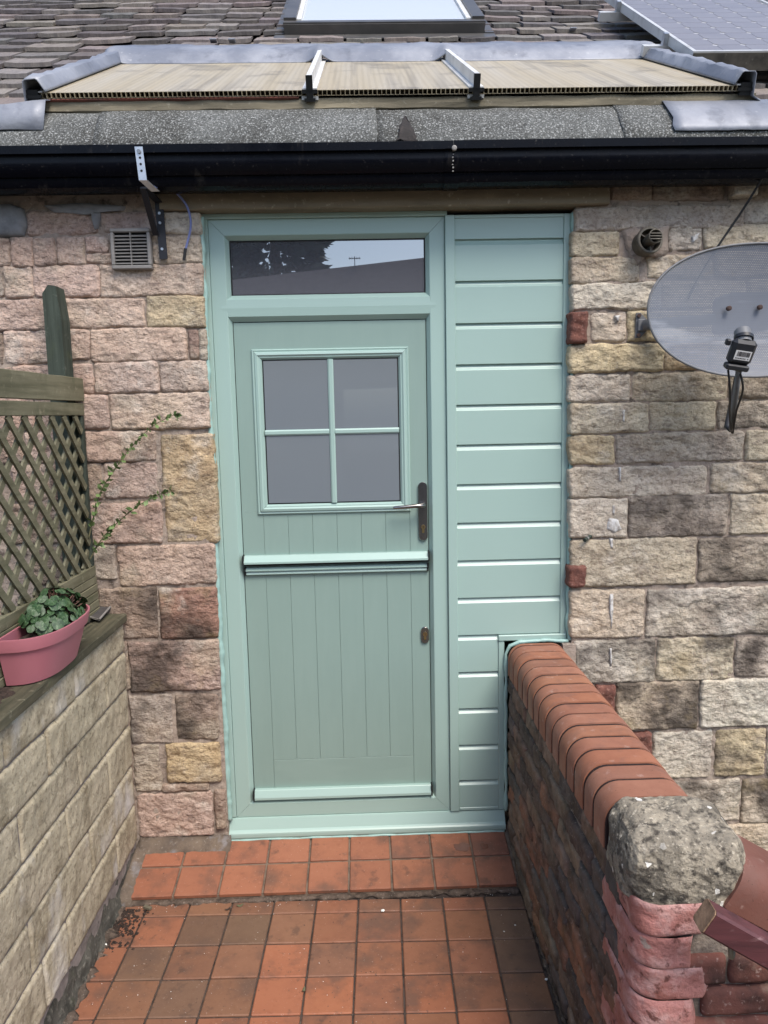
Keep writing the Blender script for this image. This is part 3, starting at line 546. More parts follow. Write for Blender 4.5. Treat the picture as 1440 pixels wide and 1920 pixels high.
# fanlight pane and gasket
a, b = FX0 + fw + .001, FX1 - fw - .001
G().box(a + .004, b - .004, .030, .036, TZ1 + .016, FZ1 - fw - .004).build('fanlight_pane', M['fanglass'], door)
g = G(); 
for (x0, x1, z0, z1) in ((a, b, TZ1 + .012, TZ1 + .016), (a, b, FZ1 - fw - .004, FZ1 - fw), (a, a + .004, TZ1 + .016, FZ1 - fw - .004), (b - .004, b, TZ1 + .016, FZ1 - fw - .004)): g.box(x0, x1, .026, .04, z0, z1)
g.build('gasket', M['gasket'], door)
# ---- leaves
a0, a1 = FX0 + fw + .003, FX1 - fw - .003
zt, zb = TZ0 - .015, FZ0 + fw + .003
zs1 = onY(630, 1049, .02).z; zs0 = zs1 - .012        # split between the two leaves
YF = .020                                           # face of the leaves
upper = G().box(a0, a1, YF + .003, .062, zs1, zt).build('upper_leaf', M['leafskin'], door)
lower = G().box(a0, a1, YF + .003, .062, zb, zs0).build('lower_leaf', M['leafskin'], door)
def skin(name, x0, x1, z0, z1, parent, mat='leafskin', y=YF, bev=.0007): return G().box(x0, x1, y, y + .0035, z0, z1, bev).build(name, M[mat], parent)
gx = [onY(x, 1079, YF).x for x in (498.5, 544, 589.5, 635, 680, 725, 770)]
gp = (gx[6] - gx[0]) / 6; gx = [gx[0] + gp * i for i in range(7)]; G1 = .0005
zr0 = onY(645, 1421, YF).z
for i in range(6): skin('plank', gx[i] + G1, gx[i + 1] - G1, zr0 + G1, zs0 - .0005, lower)
skin('stile', a0, gx[0] - G1, zb, zs0 - .0005, lower); skin('stile', gx[6] + G1, a1, zb, zs0 - .0005, lower)
skin('bottom_rail', gx[0] + G1, gx[6] - G1, zb, zr0 - G1, lower, 'leafskin_h')
# window in the upper leaf
wz1, wz0 = onY(618, 652.5, .01).z, onY(625, 962, .01).z; wx0, wx1 = onY(476.5, 800, .01).x, onY(768, 800, .01).x
for i in range(6): skin('plank', gx[i] + G1, gx[i + 1] - G1, zs1 + .0005, wz0 + .01, upper)
skin('stile', a0, gx[0] - G1, zs1 + .0005, wz0 + .01, upper); skin('stile', gx[6] + G1, a1, zs1 + .0005, wz0 + .01, upper)
skin('panel', a0, a1, wz0 + .0101, zt, upper, 'leafskin', YF, .0002)
MP = [(0, YF + .003), (0, YF - .005), (.004, YF - .009), (.010, YF - .007), (.013, YF - .013), (.022, YF - .015), (.028, YF - .010), (.032, YF - .010), (.044, YF + .004), (.044, YF + .012), (.002, YF + .012)]
wf = G().box(wx0 + .003, wx1 - .003, YF - .0015, YF + .0025, wz0 + .003, wz1 - .003).build('glazing_rebate', M['gasket'], upper)
mitre(wx0, wx1, wz0, wz1, MP, {'*': 'moulding'}, M['upvc'], upper)
px0, px1, pz0, pz1 = wx0 + .0435, wx1 - .0435, wz0 + .0435, wz1 - .0435
bx, bz = (px0 + px1) / 2, (pz0 + pz1) / 2; hb = .011
for (x0, x1) in ((px0, bx - hb + .003), (bx + hb - .003, px1)):
    for (z0, z1) in ((pz0, bz - hb + .003), (bz + hb - .003, pz1)):
        G().box(x0 + .001, x1 - .001, YF - .005, YF - .003, z0 + .001, z1 - .001).build('pane', M['glass'], upper)
def bar(x0, x1, z0, z1, vert):
    y = YF - .005; pr = [(-hb, y), (-hb, y - .003), (-hb * .5, y - .007), (hb * .5, y - .007), (hb, y - .003), (hb, y)]
    if vert: return G().loft([[(bx + u, v, z0) for u, v in pr], [(bx + u, v, z1) for u, v in pr]])
    return G().loft([[(x0, v, bz + u) for u, v in pr], [(x1, v, bz + u) for u, v in pr]])
bar(0, 0, pz0 - .002, pz1 + .002, True).build('glazing_bar', M['upvc'], upper)
bar(px0 - .002, bx - hb - .0006, 0, 0, False).build('glazing_bar', M['upvc'], upper); bar(bx + hb + .0006, px1 + .002, 0, 0, False).build('glazing_bar', M['upvc'], upper)
# weather bars
def wbar(z0, z1, y0, y1, name, parent, x0, x1):
    h = z1 - z0
    pr = [(YF + .004, z1), (y1, z1), (y1 - .002, z1 - .002), (y0, z0 + h * .25), (y0, z0), (YF + .004, z0)]
    o = G().prism_x(pr, x0, x1).build(name, M['upvc'], parent)
    for x in (x0 - .006, x1 + .0005): G().box(x, x + .0055, y0 - .002, YF + .006, z0 - .003, z1 + .003).build('end_cap', M['gasket'], parent)
    return o
wbar(onY(630, 1053, 0).z, onY(630, 1038, .01).z, -.016, .006, 'weather_bar', upper, a0 + .004, a1 - .004)
G().box(a0 + .002, a1 - .002, -.004, YF + .003, zs0 - .002, zs1 - .001).build('seal', M['gasket'], upper)
zz1, zz0 = onY(630, 1061, .005).z, onY(630, 1074, .005).z
wbar((zz0 + zz1) / 2 + .001, zz1, .000, .010, 'drip_bar', lower, a0 + .008, a1 - .008); wbar(zz0, (zz0 + zz1) / 2, .006, .012, 'drip_bar', lower, a0 + .008, a1 - .008)
wbar(zb + .002, onY(640, 1478, -.002).z, -.010, .004, 'weather_bar', lower, a0 + .004, a1 - .004)
# ---- handle and lock
def stadium(cx, cz, w, h, y0, y1, n=10, bev=.0015):
    def ring(y, s):
        r = w / 2 - s; out = []
        for k in range(n + 1): t = math.pi * k / n; out.append((cx + r * math.cos(t), y, cz + h / 2 - w / 2 + r * math.sin(t)))
        for k in range(n + 1): t = math.pi + math.pi * k / n; out.append((cx + r * math.cos(t), y, cz - h / 2 + w / 2 + r * math.sin(t)))
        return out
    return G().loft([ring(y1, 0), ring(y0 + bev, 0), ring(y0, bev)])
hc = onY(793, 958, .01); hx = hc.x; ht, hbm = onY(793, 904, .01).z, onY(794, 1014, .01).z
hand = stadium(hx, (ht + hbm) / 2, .036, ht - hbm, YF - .010, YF).build('handle_plate', M['steel'], upper, 'auto')
hz = onY(795, 947, -.01).z
pts = [(hx + .002, YF - .008, hz), (hx + .002, YF - .030, hz), (hx - .001, YF - .045, hz), (hx - .010, YF - .053, hz), (hx - .03, YF - .055, hz), (hx - .07, YF - .054, hz - .003), (hx - .110, YF - .052, hz - .005), (hx - .118, YF - .050, hz - .005)]
G().tube(pts, [.010, .0095, .0095, .009, .0085, .0075, .0070, .0055], 12).build('lever', M['steel'], upper, 'auto')
G().tube([(hx, YF - .009, hz), (hx, YF - .018, hz)], .014, 16).build('lever_rose', M['steel'], upper, 'auto')
cz = onY(794, 988, .01).z
def cyl(cx, cz, parent):
    g = G(); g.tube([(cx, YF - .008, cz), (cx, YF - .016, cz)], .0085, 14); g.box(cx - .0045, cx + .0045, YF - .0145, YF - .008, cz - .024, cz - .004, .002); g.build('lock_cylinder', M['brass'], parent, 'auto')
    G().box(cx - .0008, cx + .0008, YF - .0168, YF - .0158, cz - .005, cz + .005).build('keyway', M['gasket'], parent)
cyl(hx, cz, upper)
lc = onY(797, 1191, .012)
stadium(lc.x, lc.z, .032, .068, YF - .009, YF).build('lock_plate', M['steel'], lower, 'auto'); cyl(lc.x, lc.z + .006, lower)
# ---- sill, trims, sealant
sl = G().prism_x([(.075, -.0036), (-.002, -.0036), (-.006, -.005), (-.024, -.046), (-.031, -.051), (-.0355, -.056), (-.0365, -.062), (-.0365, -.072), (-.034, -.078), (-.030, -.081), (.0, -.11), (.075, -.10)], -.042, 1.114, 1); sl.build('sill', M['upvc'], door)
G().box(-.022, .0015, -.004, .06, 0, H + .022, .002).build('side_trim', M['upvc'], door)
G().box(-.022, W + .004, -.010, .06, FZ1 + .0005, H + .022, .002).build('head_trim', M['upvc'], door)
def bead(name, pts, r, parent, seed, mat='silicone'):
    P = [];
    for i in range(len(pts) - 1):
        a, b = Vector(pts[i]), Vector(pts[i + 1]); m = max(2, int((b - a).length / .012))
        for k in range(m): P.append(a.lerp(b, k / m))
    P.append(Vector(pts[-1]))
    P = [p + Vector((noise.noise((p.z * 14, p.x * 14, seed)), 0, noise.noise((p.x * 14, p.z * 14, seed + 5)))) * r * .6 for p in P]
    rs = [r * (1 + .45 * noise.noise((i * .21, seed, 1)) + .3 * noise.noise((i * .7, seed, 2))) for i in range(len(P))]
    return G().tube(P, rs, 7).build(name, M[mat], parent, True)
bead('sealant', [(-.022, -.022, .0), (-.024, -.030, .6), (-.022, -.030, 1.3), (-.020, -.026, H + .01)], .013, door, 1)
bead('sealant', [(-.04, -.034, -.0835), (1.11, -.034, -.0830)], .0045, door, 4)

# ================================================================ CLADDING PANEL
clad = empty('shiplap_panel', (1.14, .03, -.02), 'sage green shiplap board panel between the door frame and the right-hand stonework', 'panel')
CX0, CX1 = FX1 + .0006, 1.366
ct = H + .005
bx0, bx1 = onY(855, 800, 0).x, onY(1052.5, 800, 0).x
lx1 = onY(934, 1350, 0).x
G().box(CX0, bx0, -.014, .05, -.001, ct, .002).build('edge_trim', M['upvc'], clad)
G().box(bx1, CX1, -.012, .05, .724, ct, .002).build('edge_trim', M['upvc'], clad)
G().box(CX0 + .01, CX1, .028, .06, .715, ct + .02).build('backing', M['gasket'], clad); G().box(CX0 + .01, 1.11, .028, .06, 0, .713).build('backing', M['gasket'], clad)
G().box(bx0 + .0005, bx1 - .0005, -.010, .03, onY(950, 409, 0).z, ct, .001).build('head_trim', M['upvc'], clad)
G().box(lx1, 1.113, -.012, .05, -.001, .722, .002).build('edge_trim', M['upvc'], clad)
G().box(lx1 - .001, CX1, -.017, .02, .7235, onY(1000, 1189, -.01).z, .003).build('corner_trim', M['upvc'], clad)
G().box(bx0 + .0005, lx1 - .0005, -.010, .03, -.001, onY(900, 1511, 0).z, .002).build('bottom_trim', M['upvc'], clad)
sh = [448, 526, 605, 682, 757.5, 832, 906, 978, 1048.5, 1118.5, 1188, 1257, 1325, 1393, 1459]
zs_ = [onY(950, y - .02 * 0, 0).z for y in sh]
tops = [onY(950, 409, 0).z - .0005] + zs_; bots = zs_ + [onY(900, 1511, 0).z + .0005]
for i, (t_, b_) in enumerate(zip(tops, bots)):
    x1 = bx1 - .0005 if i <= 10 else lx1 - .0005
    sl_ = .0 if i == 0 else .022
    if i == 0: pr = [(.02, t_), (-.006, t_), (-.006, b_ + .001), (-.005, b_), (.02, b_)]
    else: pr = [(.02, t_ + .006), (.0055, t_ + .006), (.0052, t_ - .002), (.0035, t_ - .008), (.0005, t_ - .014), (-.0055, t_ - sl_ + .0006), (-.0062, t_ - sl_ - .0006), (-.0062, b_ + .001), (-.005, b_), (.02, b_)]
    G().prism_x(pr, bx0 + .0006, x1).build('board', M['upvc'], clad)
bead('sealant', [(CX1 + .004, -.02, ct), (CX1 + .007, -.026, 1.6), (CX1 + .002, -.022, .78), (CX1 + .004, -.03, .726)], .009, clad, 7)
bead('sealant', [(CX1 + .002, -.03, .722), (1.28, -.024, .726), (1.17, -.024, .722), (1.135, -.024, .705), (1.118, -.022, .67), (1.117, -.020, .3), (1.116, -.02, .0)], .008, clad, 8)

# ================================================================ ROOF
PITCH = math.atan(.70); RZ0 = 2.61
def roof_pt(x, s, n=0.0):   # s = distance up the slope from the eaves (y = 0), n = height off the deck
    return Vector((x, s * math.cos(PITCH) - n * math.sin(PITCH), RZ0 + s * math.sin(PITCH) + n * math.cos(PITCH)))
def on_roof(px, py, n=0.0):
    p0 = roof_pt(0, 0, n); nn = Vector((0, -math.sin(PITCH), math.cos(PITCH))); d = ray(px, py)
    p = CAM + d * ((p0 - CAM).dot(nn) / d.dot(nn)); return p.x, (p.y - p0.y) / math.cos(PITCH)
RX0, RX1, SMAX = -2.9, 4.4, 4.1
a, b, c_, d__ = roof_pt(RX0, 0, -.02), roof_pt(RX1, 0, -.02), roof_pt(RX1, SMAX, -.02), roof_pt(RX0, SMAX, -.02)
g = G(); g.add([a, b, c_, d__], [(0, 1, 2, 3)])
back = [Vector((RX0, 6.6, 2.4)), Vector((RX1, 6.6, 2.4))]
g.add([d__, c_, back[1], back[0]], [(0, 1, 2, 3)])
roof = g.build('roof', M['underlay'], house)
G().box(XL0, XR1, 6.2, 6.6, -.24, 2.6).build('rear_wall', M['mortar'], house)
G().add([(RX0 + .35, -.04, -.24), (RX0 + .35, 6.5, -.24), (RX0 + .35, 6.5, 2.4), (RX0 + .35, 3.3, 4.7), (RX0 + .35, -.04, 2.5)], [(0, 1, 2, 3, 4)]).build('gable', M['mortar'], house)
G().add([(XR1 - .02, -.04, -.24), (XR1 - .02, 6.5, -.24), (XR1 - .02, 6.5, 2.4), (XR1 - .02, 3.3, 4.7), (XR1 - .02, -.04, 2.5)], [(0, 1, 2, 3, 4)]).build('gable', M['mortar'], house)
# skylight, solar and glazing zones where no slate shows
SK_X0, SK_S0 = on_roof(532, 66, .02); SK_X1, _ = on_roof(908, 60, .02); SK_S1 = SK_S0 + 1.25
PV_X0, PV_S0 = on_roof(1300, 97, .16)
POLY_X0, POLY_X1 = -.585, 1.99
slate_me = []
for k in range(10):
    w, l, t = 1.0, .30, .019; vs = []; nn_ = 7
    top, bot = [], []
    for i in range(nn_ + 1):
        x = -.5 + i / nn_; e = .010 * noise.noise((x * 4, k * 3.3, 1)) + .005 * noise.noise((x * 14, k * 3.3, 2))
        if i in (0, nn_): e += .012 * rnd.random()
        zz = .004 * noise.noise((x * 3, k * 2.1, 7))
        vs += [(x, e, t + zz), (x, e - .004, zz), (x, l, .002), (x, l * .35, t * .75 + zz)]
    fs = []
    for i in range(nn_):
        A, B = i * 4, i * 4 + 4; fs += [(A + 1, B + 1, B, A), (A, B, B + 3, A + 3), (A + 3, B + 3, B + 2, A + 2)]
    fs += [(1, 0, 3, 2), (nn_ * 4 + 1, nn_ * 4 + 2, nn_ * 4 + 3, nn_ * 4)]
    me, _ = G().add(vs, fs).mesh((0, 0, 0), False, 'slate'); slate_me.append(me)
SLC = [S(140, 131, 126, .70), S(124, 118, 116, .70), S(154, 144, 136, .70), S(112, 105, 102, .70), S(146, 133, 126, .70)]
GAUGE = .18; cand = []
s_ = .02; row = 0
while s_ < SMAX - .05:
    x = RX0 + rnd.uniform(0, .2)
    while x < RX1 - .1:
        w = rnd.uniform(.17, .30); xc = x + w / 2; skip = False
        if POLY_X0 + .12 < xc - w / 2 and xc + w / 2 < POLY_X1 - .12 and s_ < 1.18: skip = True
        if SK_X0 + .05 < xc - w / 2 and xc + w / 2 < SK_X1 - .05 and SK_S0 + .02 < s_ < SK_S1 - .2: skip = True
        if not skip: cand.append((xc, s_ + rnd.uniform(-.010, .010), w, row))
        x += w + .004
    s_ += GAUGE * rnd.uniform(.94, 1.06); row += 1
def vis(cn):
    p = roof_pt(cn[0], cn[1] + .05, .01) - CAM; z = p.dot(f_); u, v = 720 + F_PX * p.dot(r_) / z, 960 + F_PX * p.dot(d_) / z
    if not (-60 < u < 1500 and -12 < v < 240): return 1e9
    if 1150 < u and u > 1110 + v * 1.95 + 30: return 50 + z
    return z
cand.sort(key=vis)
stuff = G()
for i, (xc, s0, w, row) in enumerate(cand):
    me = slate_me[rnd.randrange(10)]; n = .006 + .007 * noise.noise((xc * 1.3, s0 * 1.7, 4)) + rnd.uniform(0, .009)
    rot = Euler((PITCH - .055 + rnd.uniform(-.012, .012), rnd.uniform(-.02, .02), rnd.uniform(-.035, .035)))
    if i < 300: place('slate', me, M['slate'], roof, roof_pt(xc, s0, n), rot, vary(rnd.choice(SLC), .12), (w - .012, 1, 1))
    else:
        mt = Matrix.Translation(roof_pt(xc, s0, n)) @ rot.to_matrix().to_4x4() @ Matrix.Diagonal((w - .012, 1, 1, 1))
        stuff.add([mt @ v.co for v in me.vertices], [tuple(p.vertices) for p in me.polygons])
o = stuff.build('slates', M['slate'], roof, False, color=S(130, 114, 112, .8)); o['kind'] = 'stuff'
# little lead clips on a few slates
for px_, py_ in ((400, 76), (753, 87 - 32 + 0), (1074, 55), (435, 98 - 22)):
    xx, ss = on_roof(px_, py_, .03); p = roof_pt(xx, ss, .03)
    G().box(p.x - .018, p.x + .018, p.y - .02, p.y + .02, p.z - .004, p.z + .004, .002).build('slate_clip', M['lead'], roof)

# felt-covered eaves
FP = [(-.150, 2.545), (-.162, 2.575), (-.155, 2.605), (-.128, 2.650), (-.085, 2.700), (-.035, 2.740), (.02, 2.765), (.10, 2.775), (.30, 2.80), (.30, 2.60)]
def felt_len(x0, x1, off, seed):
    n = max(6, int((x1 - x0) / .03)); rings = []
    for i in range(n + 1):
        x = x0 + (x1 - x0) * i / n; rg = []
        for k, (y, z) in enumerate(FP):
            q = off if k < 8 else 0; jx = .010 * noise.noise((z * 20, seed, 1)) if i in (0, n) else 0
            wv = .006 * noise.noise((x * 5, k * .5, seed)) + .003 * noise.noise((x * 22, k * .9, seed))
            low = .012 * noise.noise((x * 6, 3, seed)) if k < 2 else 0
            rg.append((x + jx, y - q * .7 + wv * .6, z + q + wv + low))
        rings.append(rg)
    return G().loft(rings)
fx = [onY(x, 235, -.09).x for x in (200, 706, 1172)]
eave = G().box(XL0, XR1, -.12, .30, 2.50, 2.60).build('eaves_board', M['batten'], house)
for i, (x0, x1, of) in enumerate(((XL0, fx[0], 0), (fx[0] - .03, fx[1], .005), (fx[1] - .0, fx[2], 0.001), (fx[2] - .03, XR1, .006))):
    felt_len(x0, x1, of, i * 3.1 + 1).build('felt_strip', M['felt'], eave, True)
G().box(fx[1] - .004, fx[1] + .004, -.12, .0, 2.60, 2.62).build('seam', M['bitumen'], eave)
def draped(name, x0, x1, k0, k1, off, mat, parent, seed, ragged=.0, n=18, taper=0.0):
    """a sheet that follows the felt profile between two stations of it"""
    rings = []
    def prof(t):
        t = k0 + (k1 - k0) * t; i = min(int(t), len(FP) - 2); f = t - i; return FP[i][0] + (FP[i + 1][0] - FP[i][0]) * f, FP[i][1] + (FP[i + 1][1] - FP[i][1]) * f
    for i in range(n + 1):
        x = x0 + (x1 - x0) * i / n; rg = []
        for j in range(9):
            y, z = prof(j / 8); rag = ragged * noise.noise((x * 30, j * .8, seed)) if j == 0 else 0
            xt = (x0 + x1) / 2 + (x - (x0 + x1) / 2) * (1 - taper * j / 8)
            rg.append((xt + (ragged * noise.noise((j * 1.3, seed + i, 5)) if i in (0, n) else 0), y - off * .7 + .003 * noise.noise((x * 12, j * .6, seed)), z + off + rag + .004 * noise.noise((x * 10, j * .7, seed + 4))))
        rings.append(rg)
    g = G().loft(rings, False, False); o = g.build(name, M[mat], parent, True); md = o.modifiers.new('thickness', 'SOLIDIFY'); md.thickness = .003; return o
p0 = onY(1245, 215, -.06).x
draped('lead_patch', p0, XR1 - .5, 1.7, 7, .016, 'lead', eave, 8, .012, 30)
p1, p2 = onY(738, 250, -.12).x, onY(782, 250, -.12).x
draped('torn_felt', p1, p2, 1.0, 3.6, .010, 'bitumen', eave, 12, .02, 8, .85)

# ================================================================ GUTTER
gut = empty('gutter', (.6, -.17, 2.44), 'long black moulded gutter running along the eaves above the door', 'gutter')
ZG = 2.435
GP = [(-.105, .128), (-.105, .004), (-.118, 0), (-.165, 0), (-.185, .006), (-.196, .020), (-.198, .034), (-.208, .036), (-.214, .044), (-.226, .062), (-.229, .080), (-.226, .094), (-.228, .099), (-.240, .102), (-.241, .128), (-.234, .131), (-.231, .130), (-.222, .104), (-.220, .080), (-.206, .048), (-.190, .030), (-.178, .010), (-.12, .008), (-.111, .012), (-.111, .128)]
xg = onY(849, 300, -.22).x
for x0, x1, dz in ((XL0 - .1, xg, 0), (xg + .002, XR1 + .1, .001)):
    n = 24
    rings = [[(x0 + (x1 - x0) * i / n, y, ZG + z + dz + .004 * noise.noise((x0 + (x1 - x0) * i / n, 1, 1))) for y, z in GP] for i in range(n + 1)]
    G().loft(rings).build('channel', M['gutter'], gut, 'auto')
jp = [(y - .003 if y < -.12 else y, z - .003 if z < .02 else z) for y, z in GP[1:14]]
G().prism_x([(y, ZG + z) for y, z in jp], xg - .028, xg + .026, 1, False).build('joint_sleeve', M['gutter'], gut, 'auto')
sc = onY(852, 277, -.245)
G().tube([(sc.x, -.238, sc.z), (sc.x, -.246, sc.z), (sc.x, -.2475, sc.z)], [.009, .0085, .005], 14).build('screw', M['plast'], gut)
g = G()
for k in range(8):
    zz = ZG + .030 + k * .011; q = rnd.uniform(-.003, .003); g.box(xg - .004 + q, xg + .0005 + q, -.2325, -.226, zz, zz + rnd.uniform(.002, .006))
g.build('sealant', M['plast'], gut)

# ================================================================ GUTTER STRAP, ANGLE BRACKET, CABLE
st = empty('gutter_strap', (-.17, -.24, 2.43), 'shiny perforated metal strap screwed to the gutter front above the vent', 'bracket')
x0, x1 = onY(256, 300, -.245).x, onY(271, 300, -.245).x; zt_, zb_ = onY(262, 275, -.245).z, onY(268, 338, -.245).z
lean = .014
g = G(); ln = [(0, 0), (1, 0)]
g.add([(x0 - .004, -.246, zt_), (x1 - .004, -.246, zt_), (x1 + .004, -.246, zb_), (x0 + .004, -.246, zb_), (x0 - .004, -.243, zt_), (x1 - .004, -.243, zt_), (x1 + .004, -.243, zb_), (x0 + .004, -.243, zb_)], [(0, 1, 2, 3), (4, 7, 6, 5), (0, 4, 5, 1), (1, 5, 6, 2), (2, 6, 7, 3), (3, 7, 4, 0)])
g.build('strap', M['galv'], st)
g = G(); g.add([(x0 + .004, -.246, zb_), (x1 + .004, -.246, zb_), (x1 + .03, -.19, zb_ - .022), (x0 + .03, -.19, zb_ - .022), (x0 + .004, -.243, zb_ + .003), (x1 + .004, -.243, zb_ + .003), (x1 + .03, -.187, zb_ - .019), (x0 + .03, -.187, zb_ - .019)], [(0, 1, 2, 3), (4, 7, 6, 5), (0, 4, 5, 1), (1, 5, 6, 2), (2, 6, 7, 3), (3, 7, 4, 0)])
g.build('strap_foot', M['galv'], st)
xm = (x0 + x1) / 2
G().tube([(xm - .003, -.246, zt_ - .016), (xm - .003, -.251, zt_ - .016)], .007, 10).build('screw', M['steel'], st)
for k in (.33, .52, .72): G().tube([(xm - .003 + .006 * k, -.2458, zt_ + (zb_ - zt_) * k), (xm - .003 + .006 * k, -.2468, zt_ + (zb_ - zt_) * k)], .0042, 10).build('hole', M['cavity'], st)
ab = empty('angle_bracket', (-.15, -.065, 2.22), 'black steel angle bracket bolted to the wall right of the vent', 'bracket')
q0, q1 = onY(291, 380, -.068), onY(304, 487, -.068)
g = G(); 
def slab(g, a, b, wv, tv):
    a, b, wv, tv = map(Vector, (a, b, wv, tv)); g.add([a - wv - tv, a + wv - tv, a + wv + tv, a - wv + tv, b - wv - tv, b + wv - tv, b + wv + tv, b - wv + tv], [(0, 1, 2, 3), (4, 7, 6, 5), (0, 4, 5, 1), (1, 5, 6, 2), (2, 6, 7, 3), (3, 7, 4, 0)]); return g
slab(G(), onY(298, 378, -.070), onY(307, 486, -.070), (.0145, 0, 0), (0, .003, 0)).build('wall_plate', M['blacksteel'], ab)
slab(G(), onY(268, 352, -.20), onY(292, 440, -.076), (.010, 0, 0), (0, .003, .004)).build('brace', M['blacksteel'], ab)
slab(G(), onY(298, 380, -.07), onY(270, 352, -.20), (.012, 0, 0), (0, 0, .003)).build('arm', M['blacksteel'], ab)
for px_, py_ in ((299, 400), (300, 418), (304, 467)):
    p = onY(px_, py_, -.0735); G().tube([(p.x, p.y + .001, p.z), (p.x, p.y - .003, p.z)], .005, 10).build('bolt', M['galv'], ab)
P = [onY(284, 350, -.19), onY(300, 351, -.17), onY(318, 352, -.13), onY(335, 366, -.10), onY(350, 386, -.085), onY(357, 410, -.08), onY(357, 430, -.075), onY(352, 452, -.072), onY(348, 468, -.072)]
def smooth(P, n=5):
    P = [Vector(p) for p in P]; out = []
    for i in range(len(P) - 1):
        a, b, c, d = P[max(i - 1, 0)], P[i], P[i + 1], P[min(i + 2, len(P) - 1)]
        for k in range(n):
            t = k / n; out.append(.5 * ((2 * b) + (c - a) * t + (2 * a - 5 * b + 4 * c - d) * t * t + (3 * b - a - 3 * c + d) * t ** 3))
    return out + [P[-1]]
cb = empty('loose_cable', P[-1], 'loose blue cable end hanging down beside the top left door corner', 'cable')
G().tube(smooth(P), .0042, 8).build('wire', M['bluecable'], cb, True)
G().tube([P[-1] + Vector((0, 0, .004)), onY(345, 488, -.072)], .0055, 10).build('plug', M['cable'], cb)

# ================================================================ POLYCARBONATE ROOFLIGHT
PP = math.atan(.53); PY0, PZ0 = -.055, 2.802; PL = 1.16
def pol(x, s, n=0.0): return Vector((x, PY0 + s * math.cos(PP) - n * math.sin(PP), PZ0 + s * math.sin(PP) + n * math.cos(PP)))
pl = empty('polycarbonate_rooflight', (.74, 0, 2.76), 'low glazed rooflight of three yellowed polycarbonate sheets above the eaves', 'rooflight')
BX = [POLY_X0, .401, 1.003, POLY_X1]
def obox(x0, x1, s0, s1, n0, n1):
    return [pol(x, s, n) for x in (x0, x1) for s in (s0, s1) for n in (n0, n1)], [(0, 1, 3, 2), (4, 6, 7, 5), (0, 4, 5, 1), (2, 3, 7, 6), (0, 2, 6, 4), (1, 5, 7, 3)]
for i in range(3):
    x0, x1 = BX[i] + .012, BX[i + 1] - .012
    vs, fs = obox(x0, x1, .004, PL, 0, .0016); g = G().add(vs, fs); sh_ = g.build('sheet', M['poly'], pl)
    vs, fs = obox(x0, x1, .004, PL, -.017, -.0154); G().add(vs, fs).build('sheet_underside', M['poly'], sh_)
    g = G(); nfl = int((x1 - x0) / .0165)
    for k in range(nfl + 1):
        x = x0 + (x1 - x0) * k / nfl; vs, fs = obox(x - .0012, x + .0012, .0, .05, -.0154, 0); g.add(vs, fs)
    vs, fs = obox(x0, x1, .05, .06, -.0154, 0); g.add(vs, fs)
    o = g.build('flute_walls', M['poly_edge'], sh_); o['kind'] = 'stuff'
for x in BX[1:3]:
    vs, fs = obox(x - .026, x + .026, -.006, PL, .002, .008); b_ = G().add(vs, fs).build('glazing_bar', M['alu'], pl)
    vs, fs = obox(x - .009, x + .009, -.006, PL, .009, .050); G().add(vs, fs).build('bar_web', M['alu'], b_)
    vs, fs = obox(x - .012, x + .012, -.012, -.007, -.030, .049); g = G().add(vs, fs); vs, fs = obox(x - .028, x + .028, -.012, -.0065, -.008, .004); g.add(vs, fs); vs, fs = obox(x - .02, x + .02, -.014, .0, -.034, -.024); g.add(vs, fs); g.build('bar_end', M['gasket'], b_)
    vs, fs = obox(x - .030, x + .030, .0, PL, -.030, -.018); G().add(vs, fs).build('bar_base', M['alu'], b_)
for sgn, x in ((-1, BX[0]), (1, BX[3])):
    g = G(); vs, fs = obox(x - .02, x + .02, -.008, .03, -.03, .012); g.add(vs, fs); vs, fs = obox(x - .03, x + .03, -.012, .0, -.014, -.004); g.add(vs, fs); g.build('bar_end', M['gasket'], pl)
    vs, fs = obox(min(x, x - sgn * .034), max(x, x - sgn * .034), -.004, PL, .003, .007); G().add(vs, fs).build('edge_strip', M['alu'], pl)
    # lead dressed over the side
    rings = []
    for i in range(25):
        t = i / 24; s = -.02 + t * (PL + .06); w1 = .008 * noise.noise((s * 7, 1, sgn)); w2 = .012 * noise.noise((s * 5, 4, sgn))
        c1 = .006 * noise.noise((s * 16, 7, sgn)); rings.append([pol(x - sgn * .050, s, .006), pol(x - sgn * .046 + c1 * .3, s, .014 + c1 * .3), pol(x - sgn * .030, s, .044 + w1 + c1), pol(x - sgn * .024, s, .047 + w1 + c1), pol(x + sgn * .012, s, .046 + w1 - c1), pol(x + sgn * .018, s, .040 + w1), pol(x + sgn * .026, s, -.03 + w2 * .4), pol(x + sgn * .10, s, -.075 + w2), pol(x + sgn * .18, s, -.08 + w2)])
    o = G().loft(rings, False, False).build('side_flashing', M['lead'], pl, 'auto'); md = o.modifiers.new('thickness', 'SOLIDIFY'); md.thickness = .004
